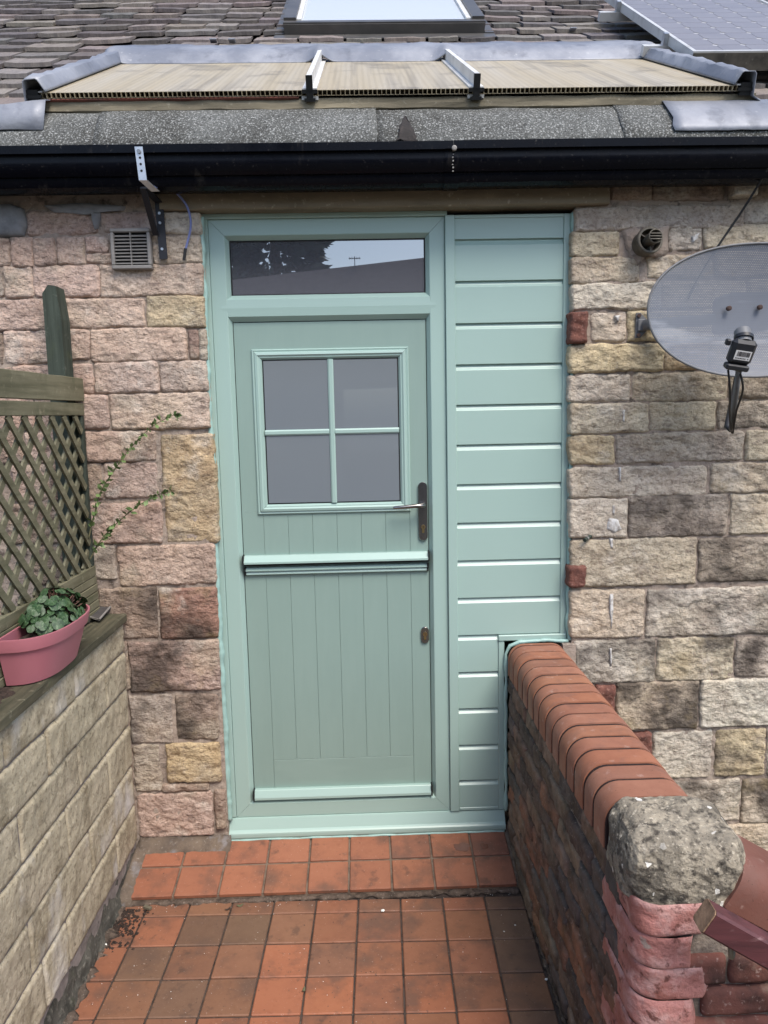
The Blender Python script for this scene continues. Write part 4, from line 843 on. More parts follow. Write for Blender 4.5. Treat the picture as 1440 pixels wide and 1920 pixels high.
# lead along the head, draped over the bars
rings = []; NX = 120
for i in range(NX + 1):
    x = POLY_X0 - .03 + (POLY_X1 - POLY_X0 + .06) * i / NX
    h = max([max(0, 1 - abs(x - q) / .07) ** 1.5 for q in BX]) * .042
    wv = .010 * noise.noise((x * 5, 2, 2)) + .005 * noise.noise((x * 17, 2, 4))
    s0 = PL - .11 + .02 * noise.noise((x * 3, 8, 2)) - h * .5
    rings.append([pol(x, s0, .003 + h), pol(x, s0 + .010, .008 + h), pol(x, s0 + .03, .016 + h * .9 + wv * .3), pol(x, s0 + .06, .034 + h * .7 + wv * .6), pol(x, s0 + .10, .048 + h * .5 + wv), pol(x, s0 + .16, .056 + h * .3 + wv), pol(x, s0 + .28, .060 + wv)])
o = G().loft(rings, False, False).build('head_flashing', M['lead'], pl, True); md = o.modifiers.new('thickness', 'SOLIDIFY'); md.thickness = .004
# front batten the sheets rest on, red strip below, deck underneath
rough_bar(POLY_X0 - .05, POLY_X1 + .05, -.035, .03, 2.745, 2.786, 21, .006, 60).build('batten', M['batten'], pl)
rough_bar(POLY_X0 - .02, .36, -.045, .0, 2.780, 2.788, 23, .001, 20).build('closing_strip', M['redbrick'], pl)
# loose lead at the far left, beside the rooflight
lf = empty('lead_valley', (-.75, -.02, 2.72), 'folded grey lead flashing at the far left end of the eaves', 'flashing')
rings = []
for i in range(17):
    t = i / 16; x = -1.25 + t * .72
    rings.append([(x, -.15 + .02 * t, 2.655 + .03 * noise.noise((x * 6, 1, 1))), (x, -.09, 2.745 + .02 * t + .02 * noise.noise((x * 5, 2, 1))), (x, .0, 2.80 + .02 * noise.noise((x * 6, 3, 1)) - .05 * (1 - t)), (x, .16, 2.80 + .02 * noise.noise((x * 6, 4, 1)) - .02 * (1 - t)), (x, .30, 2.85)])
o = G().loft(rings, False, False).build('lead_apron', M['lead'], lf, True); md = o.modifiers.new('thickness', 'SOLIDIFY'); md.thickness = .004
rings = []
for i in range(13):
    t = i / 12; s = .1 + t * 1.0; rings.append([roof_pt(-1.02 + .05 * t + .02 * noise.noise((s * 5, 1, 3)), s, .06), roof_pt(-1.0 + .05 * t, s, .14 + .02 * noise.noise((s * 6, 4, 3))), roof_pt(-.95 + .05 * t, s, .15), roof_pt(-.92 + .05 * t, s, .06)])

# ================================================================ ROOF WINDOW
def rbox(x0, x1, s0, s1, n0, n1): return [roof_pt(x, s, n) for x in (x0, x1) for s in (s0, s1) for n in (n0, n1)], [(0, 1, 3, 2), (4, 6, 7, 5), (0, 4, 5, 1), (2, 3, 7, 6), (0, 2, 6, 4), (1, 5, 7, 3)]
def rb(name, x0, x1, s0, s1, n0, n1, mat, parent): vs, fs = rbox(x0, x1, s0, s1, n0, n1); return G().add(vs, fs).build(name, M[mat], parent)
sk = empty('roof_window', roof_pt((SK_X0 + SK_X1) / 2, SK_S0 + .6, 0), 'grey framed roof window reflecting pale sky, high on the slates', 'skylight')
fr = rb('frame', SK_X0 + .01, SK_X1 - .01, SK_S0 + .03, SK_S1, -.01, .050, 'casing', sk)
rb('bottom_casing', SK_X0, SK_X1, SK_S0 + .015, SK_S0 + .07, .051, .078, 'casing', sk); rb('bottom_casing', SK_X0 + .004, SK_X1 - .004, SK_S0, SK_S0 + .0145, .020, .070, 'casing', sk)
rb('side_casing', SK_X0, SK_X0 + .07, SK_S0 + .071, SK_S1, .051, .092, 'casing', sk); rb('side_casing', SK_X1 - .07, SK_X1, SK_S0 + .071, SK_S1, .051, .092, 'casing', sk); rb('top_casing', SK_X0 + .0705, SK_X1 - .0705, SK_S1 - .1, SK_S1, .051, .10, 'casing', sk)
rb('sash', SK_X0 + .071, SK_X0 + .098, SK_S0 + .10, SK_S1 - .101, .051, .080, 'alu', sk); rb('sash', SK_X1 - .098, SK_X1 - .071, SK_S0 + .10, SK_S1 - .101, .051, .080, 'alu', sk); rb('sash', SK_X0 + .071, SK_X1 - .071, SK_S0 + .0705, SK_S0 + .0995, .051, .072, 'alu', sk)
rb('pane', SK_X0 + .0985, SK_X1 - .0985, SK_S0 + .10, SK_S1 - .101, .058, .064, 'skyglass', sk)
rb('apron', SK_X0 - .05, SK_X1 + .05, SK_S0 - .10, SK_S0 - .001, .016, .022, 'casing', sk)
for x in (SK_X0 - .05, SK_X1 + .001): rb('side_flashing', x, x + .049, SK_S0, SK_S1, .008, .026, 'casing', sk)

# ================================================================ SOLAR PANELS
cell_me = None
def solar(x0, s0, cols_, rows_, label):
    cp = .127; w, l = cols_ * cp + .05, rows_ * cp + .05
    t = empty('solar_panel', roof_pt(x0 + w / 2, s0 + l / 2, .1), label, 'solar panel', 'solar panels on the slate roof')
    for (a, b, c, d) in ((x0, x0 + w, s0, s0 + .018), (x0, x0 + w, s0 + l - .018, s0 + l), (x0, x0 + .018, s0 + .0182, s0 + l - .0182), (x0 + w - .018, x0 + w, s0 + .0182, s0 + l - .0182)): rb('frame', a, b, c, d, .12, .162, 'pvframe', t)
    rb('backing_sheet', x0 + .0185, x0 + w - .0185, s0 + .0185, s0 + l - .0185, .148, .154, 'pvback', t)
    global cell_me
    if cell_me is None:
        c = .0622; k = .015; pr = [(-c + k, -c), (c - k, -c), (c, -c + k), (c, c - k), (c - k, c), (-c + k, c), (-c, c - k), (-c, -c + k)]
        cell_me = G().loft([[(x, y, -.0005) for x, y in pr], [(x, y, .0006) for x, y in pr]]).mesh((0, 0, 0))[0]
    for i in range(cols_):
        for j in range(rows_):
            place('cell', cell_me, M['pvcell'], t, roof_pt(x0 + .025 + cp * (i + .5), s0 + .025 + cp * (j + .5), .1552), (PITCH, 0, 0))
    for s in (s0 + .33, s0 + l - .4):
        rb('mounting_rail', x0 - .11, x0 + w, s, s + .04, .075, .119, 'pvframe', t)
    for s in (s0 + .33, s0 + l - .4): rb('clamp', x0 - .022, x0 - .001, s + .004, s + .036, .12, .168, 'galv', t)
    rb('front_lip', x0 + .002, x0 + w - .002, s0 - .004, s0 - .0005, .085, .155, 'flue', t)
    return w
pw = solar(PV_X0, PV_S0, 6, 12, 'left solar panel with silver frame and chamfered grey cells')
solar(PV_X0 + pw + .13, PV_S0, 6, 12, 'right-hand solar panel, cut by the edge of the picture')

# ================================================================ GARDEN WALL ON THE LEFT
gw = empty('garden_wall', (-.5, -1.2, -.2), 'low yellow sandstone garden wall on the left, topped with mossy boards', 'wall')
GXF = -.39
cz_ = [.862, .745, .597, .446, .276, .110, -.046]
core = G().box(-.62, GXF - .004, -2.6, -.075, -.24, .858).build('core', M['garden_mortar'], gw)
z4 = lambda x, y: onX(x * .20833, 1130 + y * .20833, GXF).y
z5 = lambda x, y: onX(x * .22918, 1480 + y * .22918, GXF).y
jn = [[z4(665, 700), z4(30, 1300)], [z4(945, 830), z4(410, 1280)], [z4(700, 1420), -1.02], [z4(970, 1550), z5(30, 1000) if False else -.72], [z5(742, 500), z5(250, 1300)], [z5(955, 540), z5(560, 1270), -.95]]
for i in range(6):
    ys = [-.07] + sorted(jn[i], reverse=True); y = ys[-1]
    while y > -2.4: y -= rnd.uniform(.34, .62); ys.append(max(y, -2.55))
    for k in range(len(ys) - 1):
        w = ys[k] - ys[k + 1] - .006; h = cz_[i] - cz_[i + 1] - .007
        if w < .05: continue
        me = rough_block(w, h, .03, rnd.random() * 99, .0036, .009, .006, .005, jit=.004)
        place('stone', me, M['garden_stone'], gw, (GXF - .001 + rnd.uniform(-.002, .002), (ys[k] + ys[k + 1]) / 2, (cz_[i] + cz_[i + 1]) / 2), (rnd.uniform(-.004, .004), rnd.uniform(-.006, .006), math.pi / 2 + rnd.uniform(-.004, .004)))
g = G(); vs = []; fs = []; n1, n2 = 130, 8
for i in range(n1 + 1):
    y = -.09 - 2.4 * i / n1
    for j in range(n2 + 1):
        z = -.048 - .15 * j / n2; t = j / n2
        vs.append((GXF - .008 + .020 * t * t + .016 * (.4 + noise.fractal((y * 12, z * 18, 3), 1, 2, 4)) * (.25 + t), y, z))
for i in range(n1):
    for j in range(n2): a = i * (n2 + 1) + j; fs.append((a, a + 1, a + n2 + 2, a + n2 + 1))
g.add(vs, fs).build('footing', M['footing'], gw, True)
def plank(name, x0, x1, y0, y1, z0, z1, mat, parent, seed, amp=.003, b=.004):
    rings = []; n = 40
    for i in range(n + 1):
        y = y0 + (y1 - y0) * i / n; q = lambda k: amp * noise.noise((y * 6, k * 3.1, seed)) + amp * .6 * noise.noise((y * 25, k * 3.1, seed))
        rings.append([(x0 + b, y, z0), (x1 - b, y, z0), (x1 + q(1), y, z0 + b), (x1 + q(2), y, z1 - b + q(3)), (x1 - b + q(4), y, z1 + q(5)), ((x0 + x1) / 2, y, z1 + q(6)), (x0 + b, y, z1 + q(7)), (x0, y, z1 - b), (x0, y, z0 + b)])
    return G().loft(rings).build(name, M[mat], parent)
plank('coping_board', -.462, -.372, -2.5, -.068, .861, .894, 'deck', gw, 3)
plank('coping_board', -.620, -.466, -2.5, -.068, .861, .889, 'deck', gw, 6)
tag(G().box(-3.2, -.625, -4.5, -.05, -.24, .84).build('raised_bed', M['soil']), kind='structure')
# soil spilled along the boards
g = G(); vs = []; fs = []
for i in range(31):
    for j in range(9):
        y = -1.25 + .42 * i / 30; x = -.56 + .15 * j / 8; e = min(i, 30 - i) / 6; e2 = min(j, 8 - j) / 2.5
        vs.append((x + .01 * noise.noise((y * 30, j, 1)), y, .889 + min(1, e) * min(1, e2) * (.014 + .014 * noise.noise((x * 40, y * 40, 2)))))
for i in range(30):
    for j in range(8): a = i * 9 + j; fs.append((a, a + 1, a + 10, a + 9))
o = g.add(vs, fs).build('spilled_soil', M['soil'], None, True); tag(o, 'loose brown soil spilled on the wall boards beside the pink planter', 'soil', kind='stuff')

# ================================================================ TRELLIS
tr = empty('trellis_fence', (-.49, -.6, .89), 'brown-green diagonal lattice trellis panel standing on the garden wall', 'trellis')
TX = -.492; TY1 = -.068; TY0 = -1.9
zt1, zt0 = onX(80, 703, TX).z, onX(80, 762, TX).z
def tz(px, py): return onX(px, py, TX).z
zA, zB, zC = tz(158, 711), tz(158, 755), tz(158, 779)
plank('top_rail', TX - .012, TX + .016, TY0, TY1 - .002, zB + .004, zA, 'trellis', tr, 11, .0015, .002)
plank('frame_rail', TX - .010, TX + .014, TY0, TY1 - .004, zC, zB - .003, 'trellis', tr, 12, .001, .002)
zD = tz(168, 1062)
G().box(TX - .010, TX + .012, TY1 - .030, TY1 - .004, zD, zC - .001, .002).build('stile', M['post'], tr)
plank('frame_rail', TX - .010, TX + .014, TY0, TY1 - .004, zD - .040, zD - .001, 'trellis', tr, 13, .001, .002)
G().box(TX - .010, TX + .012, TY0 + .004, TY0 + .030, zD, zC - .001, .002).build('stile', M['trellis'], tr)
zE = zD - .042
for k in range(5):
    h = (zE - .893) / 5; plank('gravel_board', TX - .008 + .001 * k, TX + .014 + .0012 * k, TY0, TY1 + .0, zE - h * (k + 1) + .003, zE - h * k, 'trellis', tr, 20 + k, .001, .002)
def slats(direc, xo, parent):
    # 45 degree laths clipped to the panel
    za, zb = zD, zC; hgt = zb - za; pitch_ = .105; wl_ = .024
    y = TY0 - hgt
    while y < TY1 + hgt:
        # direc +1: rises towards the house (y+), -1: falls towards the house
        ya, yb = (y, y + hgt) if direc > 0 else (y + hgt, y)      # at za, at zb
        pa, pb = Vector((0, ya, za)), Vector((0, yb, zb)); d = pb - pa
        t0, t1 = 0.0, 1.0
        for lim, sg in ((TY0, 1), (TY1 - .032, -1)):
            q0, q1 = (pa.y - lim) * sg, (pb.y - lim) * sg
            if q0 < 0 and q1 < 0: t0, t1 = 1, 0; break
            if q0 < 0: t0 = max(t0, q0 / (q0 - q1))
            elif q1 < 0: t1 = min(t1, q0 / (q0 - q1))
        y += pitch_
        if t1 - t0 < .03: continue
        a, b = pa + d * t0, pa + d * t1; dn = d.normalized(); wv = Vector((0, -dn.z, dn.y)) * (wl_ / 2 + rnd.uniform(-.001, .001))
        slab(G(), a + Vector((TX + xo, 0, 0)), b + Vector((TX + xo, 0, 0)), wv, (.0038, 0, 0)).build('lath', M['trellis'], parent)
slats(-1, .0085, tr); slats(1, .0, tr)
po = empty('fence_post', (-.53, -.12, .84), 'dark green wooden post with pointed top behind the trellis', 'post')
pxa, pxb = -.563, -.503; pya, pyb = -.165, -.085; pz = onY(100, 535, -.15).z; pz2 = onY(113, 572, -.165).z - .01
vs = [(pxa, pya, .84), (pxb, pya, .84), (pxb, pyb, .84), (pxa, pyb, .84), (pxa, pya, pz2 + .05), (pxb, pya, pz2 - .0), (pxb, pyb, pz2), (pxa, pyb, pz2 + .05), (pxa + .022, pya, pz), (pxb - .012, pya, pz - .004), (pxb - .012, pyb, pz - .004), (pxa + .022, pyb, pz)]
vs[4] = (pxa, pya, pz - .03); vs[7] = (pxa, pyb, pz - .03); vs[5] = (pxb, pya, pz - .12); vs[6] = (pxb, pyb, pz - .12)
G().add(vs, [(0, 1, 5, 9, 8, 4), (1, 2, 6, 5), (2, 3, 7, 11, 10, 6), (3, 0, 4, 7), (5, 6, 10, 9), (8, 9, 10, 11), (4, 8, 11, 7), (0, 3, 2, 1)]).build('post', M['post'], po)

# ================================================================ PLANTER AND CYCLAMEN
BZ = .895; RZ = 1.043
plt = empty('planter', (-.42, -.69, BZ), 'pink plastic half-round planter standing on the garden wall', 'planter')
pcx, pcy = -.466, -.690
def half_moon(hl, dep, z, n=22, inset=0.0):
    """flat back at x = pcx, bulging towards +x"""
    pts = []; hl -= inset; dep -= inset
    for k in range(n + 1):
        t = math.pi * k / n - math.pi / 2; e = .74
        cy, cx = math.sin(t), math.cos(t)
        pts.append((pcx + inset + (dep - inset) * abs(cx) ** e, pcy + hl * math.copysign(abs(cy) ** e, cy), z))
    pts += [(pcx + inset, pcy + hl * q, z) for q in (.85, .4, -.4, -.85)]
    return pts
R = [half_moon(.165, .100, BZ), half_moon(.173, .108, BZ + .004), half_moon(.192, .128, BZ + .07), half_moon(.202, .137, RZ - .040), half_moon(.210, .145, RZ - .038), half_moon(.219, .153, RZ - .004), half_moon(.219, .153, RZ), half_moon(.219, .153, RZ, inset=.006), half_moon(.202, .139, BZ + .10, inset=.006), half_moon(.200, .135, BZ + .095, inset=.012)]
G().loft(R).build('pot', M['pot'], plt, 'auto')
g = G(); vs = []; fs = []
ring = half_moon(.202, .139, 0, inset=.004); n_ = len(ring); vs.append((pcx + .06, pcy, BZ + .128))
for k, f in enumerate((.35, .7, 1.0)):
    for q in ring: x = pcx + .06 + (q[0] - pcx - .06) * f; y = pcy + (q[1] - pcy) * f; vs.append((x, y, BZ + (.126, .122, .110)[k] + .010 * noise.noise((x * 40, y * 40, 1))))
for k in range(n_):
    k2 = (k + 1) % n_; fs.append((0, 1 + k, 1 + k2))
    for r in range(2): fs.append((1 + r * n_ + k, 1 + (r + 1) * n_ + k, 1 + (r + 1) * n_ + k2, 1 + r * n_ + k2))
G().add(vs, fs).build('soil', M['soil'], plt, True)
cy_ = empty('cyclamen', (pcx + .06, pcy + .03, BZ + .12), 'leafy green cyclamen with silver-veined leaves growing in the pink planter', 'plant')
def heart(k):
    vs = [(0, 0, 0)]; fs = []; n = 18
    for r, f in enumerate((.5, 1.0)):
        for i in range(n):
            t = 2 * math.pi * i / n; rad = (.72 + .28 * abs(math.cos(t / 2)) ** .6 * (1 if True else 0)) ; notch = max(0, 1 - abs((t - math.pi)) / .42)
            rad = .5 * (1 - .42 * notch) * (1 + .16 * math.cos(t)) * (1 + .03 * math.sin(t * 7 + k))
            x, y = math.cos(t) * rad * f + .08 * f, math.sin(t) * rad * f * .92
            vs.append((x, y, -.16 * (x * x + y * y) * (1.3 if r else 1) + .05 * math.sin(t * 3 + k) * f * .6 + .02 * abs(y)))
    for i in range(n):
        i2 = (i + 1) % n; fs += [(0, 1 + i, 1 + i2), (1 + i, 1 + n + i, 1 + n + i2, 1 + i2)]
    return G().add(vs, fs).mesh((0, 0, 0), True, 'leaf')[0]
hearts = [heart(k) for k in range(4)]
for me in hearts: me.materials.append(M['leaf'])
stalks = G()
for i in range(230):
    a = rnd.uniform(0, 2 * math.pi); rr = math.sqrt(rnd.random()); lx, ly = rr * math.cos(a), rr * math.sin(a)
    p = Vector((pcx + .068 + lx * .075, pcy + .025 + ly * .150, BZ + .145 + (1 - rr * rr) * .075 + rnd.uniform(-.020, .030)))
    if p.x < pcx + .005: p.x = pcx + .006 + rnd.random() * .02
    base = Vector((pcx + .06 + lx * .02, pcy + .05 + ly * .03, BZ + .115))
    sz = rnd.uniform(.022, .040) * (1.0 if rr > .5 else .85)
    tilt = .15 + .85 * rr + rnd.uniform(-.35, .35)
    rot = Euler((0, tilt, 0)).to_matrix(); rz = Matrix.Rotation(a + rnd.uniform(-.5, .5), 3, 'Z'); o = place('leaf', hearts[i % 4], None, cy_, p, (rz @ rot).to_euler(), None, (sz, sz, sz))
    stalks.tube([base, base.lerp(p, .6) + Vector((0, 0, .012)), p], .0013, 5, False)
o = stalks.build('stalks', M['redstem'], cy_, True); o['kind'] = 'stuff'
# climber shoots on the wall
def shoot(pix, label, seed, r0=.0028):
    P = smooth([onY(a, b, y) for a, b, y in pix], 6); t = empty('climber_shoot', P[0], label, 'plant', 'climber shoots on the wall')
    G().tube(P, [r0 * (1 - .6 * i / len(P)) for i in range(len(P))], 6).build('stem', M['stem'], t, True)
    g = G(); rr = random.Random(seed); L_ = len(P)
    for i in range(3, L_):
        d = (P[min(i + 1, L_ - 1)] - P[i - 1]).normalized()
        for k in range(3):
            an = rr.uniform(0, 6.28); side = Vector((rr.uniform(-1, 1), -abs(rr.uniform(.1, 1)), rr.uniform(-1, 1))); ld = (d * .5 + side.normalized() * .8).normalized(); nrm = ld.cross(Vector((rr.uniform(-1, 1), rr.uniform(-1, 1), rr.uniform(-1, 1)))).normalized()
            l = rr.uniform(.017, .036); wv = nrm * l * .26; b_ = P[i]; g.add([b_, b_ + ld * l * .5 + wv, b_ + ld * l, b_ + ld * l * .5 - wv], [(0, 1, 2, 3)])
    o = g.build('leaves', M['smallleaf'], t); o['kind'] = 'stuff'
shoot([(166, 1010, -.12), (178, 960, -.11), (190, 920, -.105), (212, 885, -.10), (245, 840, -.10), (285, 800, -.10), (330, 776, -.10)], 'long upright leafy shoot leaning up the stone wall to the right', 3)
shoot([(168, 1050, -.12), (190, 1012, -.11), (215, 985, -.10), (250, 955, -.10), (290, 930, -.10), (320, 922, -.10)], 'short leafy shoot below the longer one against the stone wall', 5)
# grey saucer on the boards behind the planter
sa = empty('plant_saucer', (-.43, -.28, .895), 'small grey tilted plastic saucer on the boards behind the planter', 'saucer')
pp = [onZ(*q, .905) for q in ((170, 1160), (178, 1140), (215, 1136), (186, 1164))]
q0, q1, q2, q3 = pp; up = Vector((0, 0, .012))
g = G(); g.add([q0, q1, q2, q3, q0 + up * .5, q1 + up * 1.6, q2 + up * 1.3, q3 + up * .4], [(0, 1, 2, 3), (0, 4, 5, 1), (1, 5, 6, 2), (2, 6, 7, 3), (3, 7, 4, 0), (4, 7, 6, 5)]); g.build('dish', M['tray'], sa)
G().tube([q0 + up * .5, q3 + up * .4, q2 + up * 1.3], .004, 8).build('rim', M['plast'], sa)
slab(G(), q0 + Vector((-.004, -.012, -.01)), q0 + Vector((-.006, -.010, .03)), (.004, 0, 0), (0, .004, 0)).build('foot', M['tray'], sa)

# ================================================================ BRICK WALL ON THE RIGHT
bw = empty('brick_wall', (1.24, -.7, -.2), 'sooty brick stair wall on the right with rounded red coping bricks', 'wall')
BXF = 1.127; CTOP = .72; CBOT = .592; WR = 1.352; YEND = -1.275
G().box(BXF + .006, WR, -1.43, -.035, -.24, CBOT - .002).build('core', M['wall_mortar'], bw)
crs = 10; ch = (CBOT - ZF) / crs
BC = [S(146, 102, 80), S(134, 108, 90), S(114, 97, 86), S(156, 106, 78), S(102, 93, 88), S(140, 118, 98)]
YCOR = -1.40
for j in range(crs):
    y = -.04; z0 = ZF + j * ch; first = True; off = .11 if j % 2 else 0
    while y > YCOR + .03:
        w = (.225 if not (first and off) else .115); first = False
        y2 = max(y - w, YCOR)
        if y2 - YCOR < .05: y2 = YCOR
        me = rough_block(y - y2 - .009, ch - .010, .02, rnd.random() * 99, .0055, .008, .006, .005, jit=.005)
        colr = rnd.choice(BC) if j < 8 else rnd.choice(BC[1:3] + BC[4:])
        place('brick', me, M['wallbrick'], bw, (BXF + .001 + rnd.uniform(-.004, .003), (y + y2) / 2, z0 + ch / 2 + rnd.uniform(-.001, .001)), (rnd.uniform(-.01, .01), rnd.uniform(-.006, .006), -math.pi / 2 + rnd.uniform(-.012, .012)), vary(colr, .1)); y = y2
# bullnose coping bricks
def bull(hw, h, r, n=8):
    """cross-section in (x, z): flat bottom, both upper edges rounded"""
    pr = [(-hw, -h)]
    for k in range(n + 1): t = math.pi - math.pi / 2 * k / n; pr.append((-hw + r + r * math.cos(t), -r + r * math.sin(t)))
    for k in range(n + 1): t = math.pi / 2 - math.pi / 2 * k / n; pr.append((hw - r + r * math.cos(t), -r + r * math.sin(t)))
    pr.append((hw, -h)); return pr
jy = [-.036]
jts = [(1035, 1235), (1021, 1250), (1035.5, 1265), (1046, 1282), (1057, 1298.5), (1068, 1318.5), (1079, 1338), (1093, 1358.5), (1115, 1381), (1137, 1404), (1155, 1433), (1173, 1461)]
jj = [onZ(a, b, CTOP).y for a, b in jts]
y = jj[0] + (jj[1] - jj[0]) * -1.0
pre = [jj[0] + .0855 * k for k in (2, 1)]
ys = [-.036] + [q for q in pre if q < -.06] + jj + [YEND]
cxm, hw = (BXF - .004 + WR) / 2, (WR - BXF + .008) / 2
CC = [S(192, 122, 84, .64), S(188, 120, 86, .64), S(196, 120, 80, .64), S(184, 119, 88, .64), S(192, 125, 92, .64)]
for i in range(len(ys) - 1):
    ya, yb = ys[i] - .0078, ys[i + 1] + .0078; pr = bull(hw, CTOP - CBOT, .062); e = .003
    rings = []
    for y_, s_ in ((ya, .994), (ya - e, 1.0), (yb + e, 1.0), (yb, .994)):
        rings.append([(cxm + x * s_, y_, CTOP + z * (s_ if z > -.1 else 1) + .0012 * math.sin(i * 3.7)) for x, z in pr])
    me_o = G().loft(rings).build('coping_brick', M['coping'], bw, 'auto', color=vary(CC[i % 5], .04))
    me_o.rotation_euler = (rnd.uniform(-.006, .006), rnd.uniform(-.008, .008), rnd.uniform(-.01, .01))
pr = bull(hw - .0032, CTOP - CBOT - .004, .060); G().loft([[(cxm + x, y_, CTOP - .0036 + z) for x, z in pr] for y_ in (-.037, YEND)]).build('coping_joint', M['coping_joint'], bw, 'auto')
# concrete corner cap: a worn, rounded block
def worn_block(c, hx, hy, hz, rad, amp, seed, sub=4):
    bm = bmesh.new(); bmesh.ops.create_cube(bm, size=2.0)
    for k in range(sub): bmesh.ops.subdivide_edges(bm, edges=bm.edges[:], cuts=1, use_grid_fill=True)
    for v in bm.verts:
        p = Vector((v.co.x * hx, v.co.y * hy, v.co.z * hz)); q = Vector((max(-hx + rad, min(hx - rad, p.x)), max(-hy + rad, min(hy - rad, p.y)), max(-hz, min(hz - rad, p.z))))
        d = p - q
        if d.length > 1e-6:
            m = max(abs(d.x), abs(d.y), abs(d.z)); d = d.normalized() * (m if m < rad else rad)
        n_ = q + d; nr = d.normalized() if d.length > 1e-6 else Vector((0, 0, 1))
        v.co = n_ + nr * (amp * noise.fractal((p.x * 14 + seed, p.y * 14, p.z * 14), 1, 2, 5))
    me = bpy.data.meshes.new('block'); bmesh.ops.recalc_face_normals(bm, faces=bm.faces); bm.to_mesh(me); bm.free()
    me.polygons.foreach_set('use_smooth', [True] * len(me.polygons)); return me
me = worn_block(None, .132, .112, .072, .064, .008, 3, 6)
place('concrete_cap', me, M['cap'], bw, (1.240, -1.390, .672), (0.10, .0, -.03))
# red end of the last coping under the cap on the stair side, and painted corner
def corner_skin(name, z_rows, xl, yl, mat, parent, seed, amp, rad):
    """skin wrapped round the outside corner from the inner face (facing -x) to the end face (facing -y)"""
    rings = []
    for zi, (z, bul) in enumerate(z_rows):
        rg = []
        def P(x, y, nx, ny):
            k = bul + amp * noise.fractal((x * 10 + seed, y * 10, z * 13), 1, 2, 5); return (x + nx * k, y + ny * k, z)
        ya = yl + .012 * noise.noise((z * 9, seed, 0)) + .016 * noise.noise((z * 40, seed, 2)); xa = xl + .02 * noise.noise((z * 11, seed, 4))
        yc, xc = -1.50 + rad, BXF + rad
        for k in range(6): t = k / 6; rg.append(P(BXF, ya + (yc - ya) * t, -1, 0) if k else (BXF + .012, ya, z))
        for k in range(9): t = math.pi / 2 * k / 8; rg.append(P(xc - rad * math.cos(t), yc - rad * math.sin(t), -math.cos(t), -math.sin(t)))
        for k in range(1, 7): t = k / 6; rg.append(P(xc + (xa - xc) * t, -1.50, 0, -1) if k < 6 else (xa, -1.488, z))
        rings.append(rg)
    return G().loft(rings, False, False).build(name, M[mat], parent, True)
ph = .0742
for k in range(10):
    zt_c = .606 - k * ph; zb_c = zt_c - ph + .0025; nr = 14; rows_c = []
    for i in range(nr + 1):
        t = i / nr; e = min(t, 1 - t) * 2; rows_c.append((zb_c + (zt_c - zb_c) * t, .004 + .0045 * min(1, e * 5.0) ** .5 + .0015 * math.sin(k * 2.1)))
    long_ = k % 2 == 0
    corner_skin('painted_brick', rows_c, 1.262 + (.012 if long_ else -.012), -1.365 if long_ else -1.245, 'pink', bw, 4 + k * 1.3, .0055, .048)
# wall turning right: bricks on its end face and sloping coping
g = G().box(1.20, 2.3, -1.484, -1.29, -.24, .36); g.build('return_core', M['wall_mortar'], bw)
for j in range(8):
    z1 = .555 - j * .075; x = 1.262 - (.05 if j % 2 else 0)
    while x < 1.80:
        w = .22 if rnd.random() < .6 else .11
        me = rough_block(w - .010, .064, .03, rnd.random() * 99, .004, .010, .006, .006)
        if z1 - .0 < .62 - max(0, (x + w - 1.37)) * .62:
            o = place('brick', me, M['return_brick'], bw, (x + w / 2, -1.494, z1 - .037), (rnd.uniform(-.01, .01), 0, rnd.uniform(-.01, .01)))
        x += w
sl_a = math.radians(31)
for k in range(3):
    L_ = .235; pr = bull(.112, .11, .065)
    rings = []
    for u in (0, .006, L_ - .012, L_ - .006):
        uu = u + k * L_; sc_ = .985 if u in (0, L_ - .006) else 1
        rings.append([(1.36 + uu * math.cos(sl_a) - (z_) * -math.sin(sl_a) * 1.0, -1.395 + x_ * sc_, .690 - uu * math.sin(sl_a) + z_ * math.cos(sl_a) * sc_) for x_, z_ in pr])
    G().loft(rings).build('coping_brick', M['coping'], bw, 'auto', color=vary(S(150, 88, 70, .62), .08))
g = G(); g.add([(1.22, -1.483, .60), (1.22, -1.29, .60), (2.0, -1.29, .20), (2.0, -1.483, .20), (1.22, -1.483, .3), (1.22, -1.29, .3)], [(0, 1, 2, 3), (0, 3, 4), (1, 5, 2), (0, 4, 5, 1), (4, 3, 2, 5)]); g.build('return_top', M['wall_mortar'], bw)

# ================================================================ HANDRAIL
hr = empty('handrail', (1.24, -1.6, .62), 'worn maroon wooden handrail end sloping down beside the concrete cap', 'handrail')
ra = math.radians(31); ux = Vector((math.cos(ra), -.06, -math.sin(ra))).normalized(); uy = Vector((.06, 1, 0)).normalized(); uz = ux.cross(uy).normalized()
if uz.z < 0: uz = -uz
h0 = onY(1322, 1717, -1.61); sw, shh = .024, .026; bv = .005
def rsec(o): return [o + uy * a + uz * b for a, b in ((-sw, -shh + bv), (-sw, shh - bv), (-sw + bv, shh), (sw - bv, shh), (sw, shh - bv), (sw, -shh + bv), (sw - bv, -shh), (-sw + bv, -shh))]
G().loft([rsec(h0 + ux * .001), rsec(h0 + ux * 1.1)]).build('rail', M['rail'], hr)
G().loft([rsec(h0 - ux * .0025), rsec(h0)]).build('cut_end', M['endgrain'], hr)
b0 = h0 + ux * .075 - uz * .027
G().tube(smooth([b0, b0 + Vector((.004, .004, -.020)), b0 + Vector((.014, .02, -.042)), b0 + Vector((.032, .05, -.048)), b0 + Vector((.055, .10, -.045))], 4), .0055, 8).build('bracket', M['batten'], hr, True)

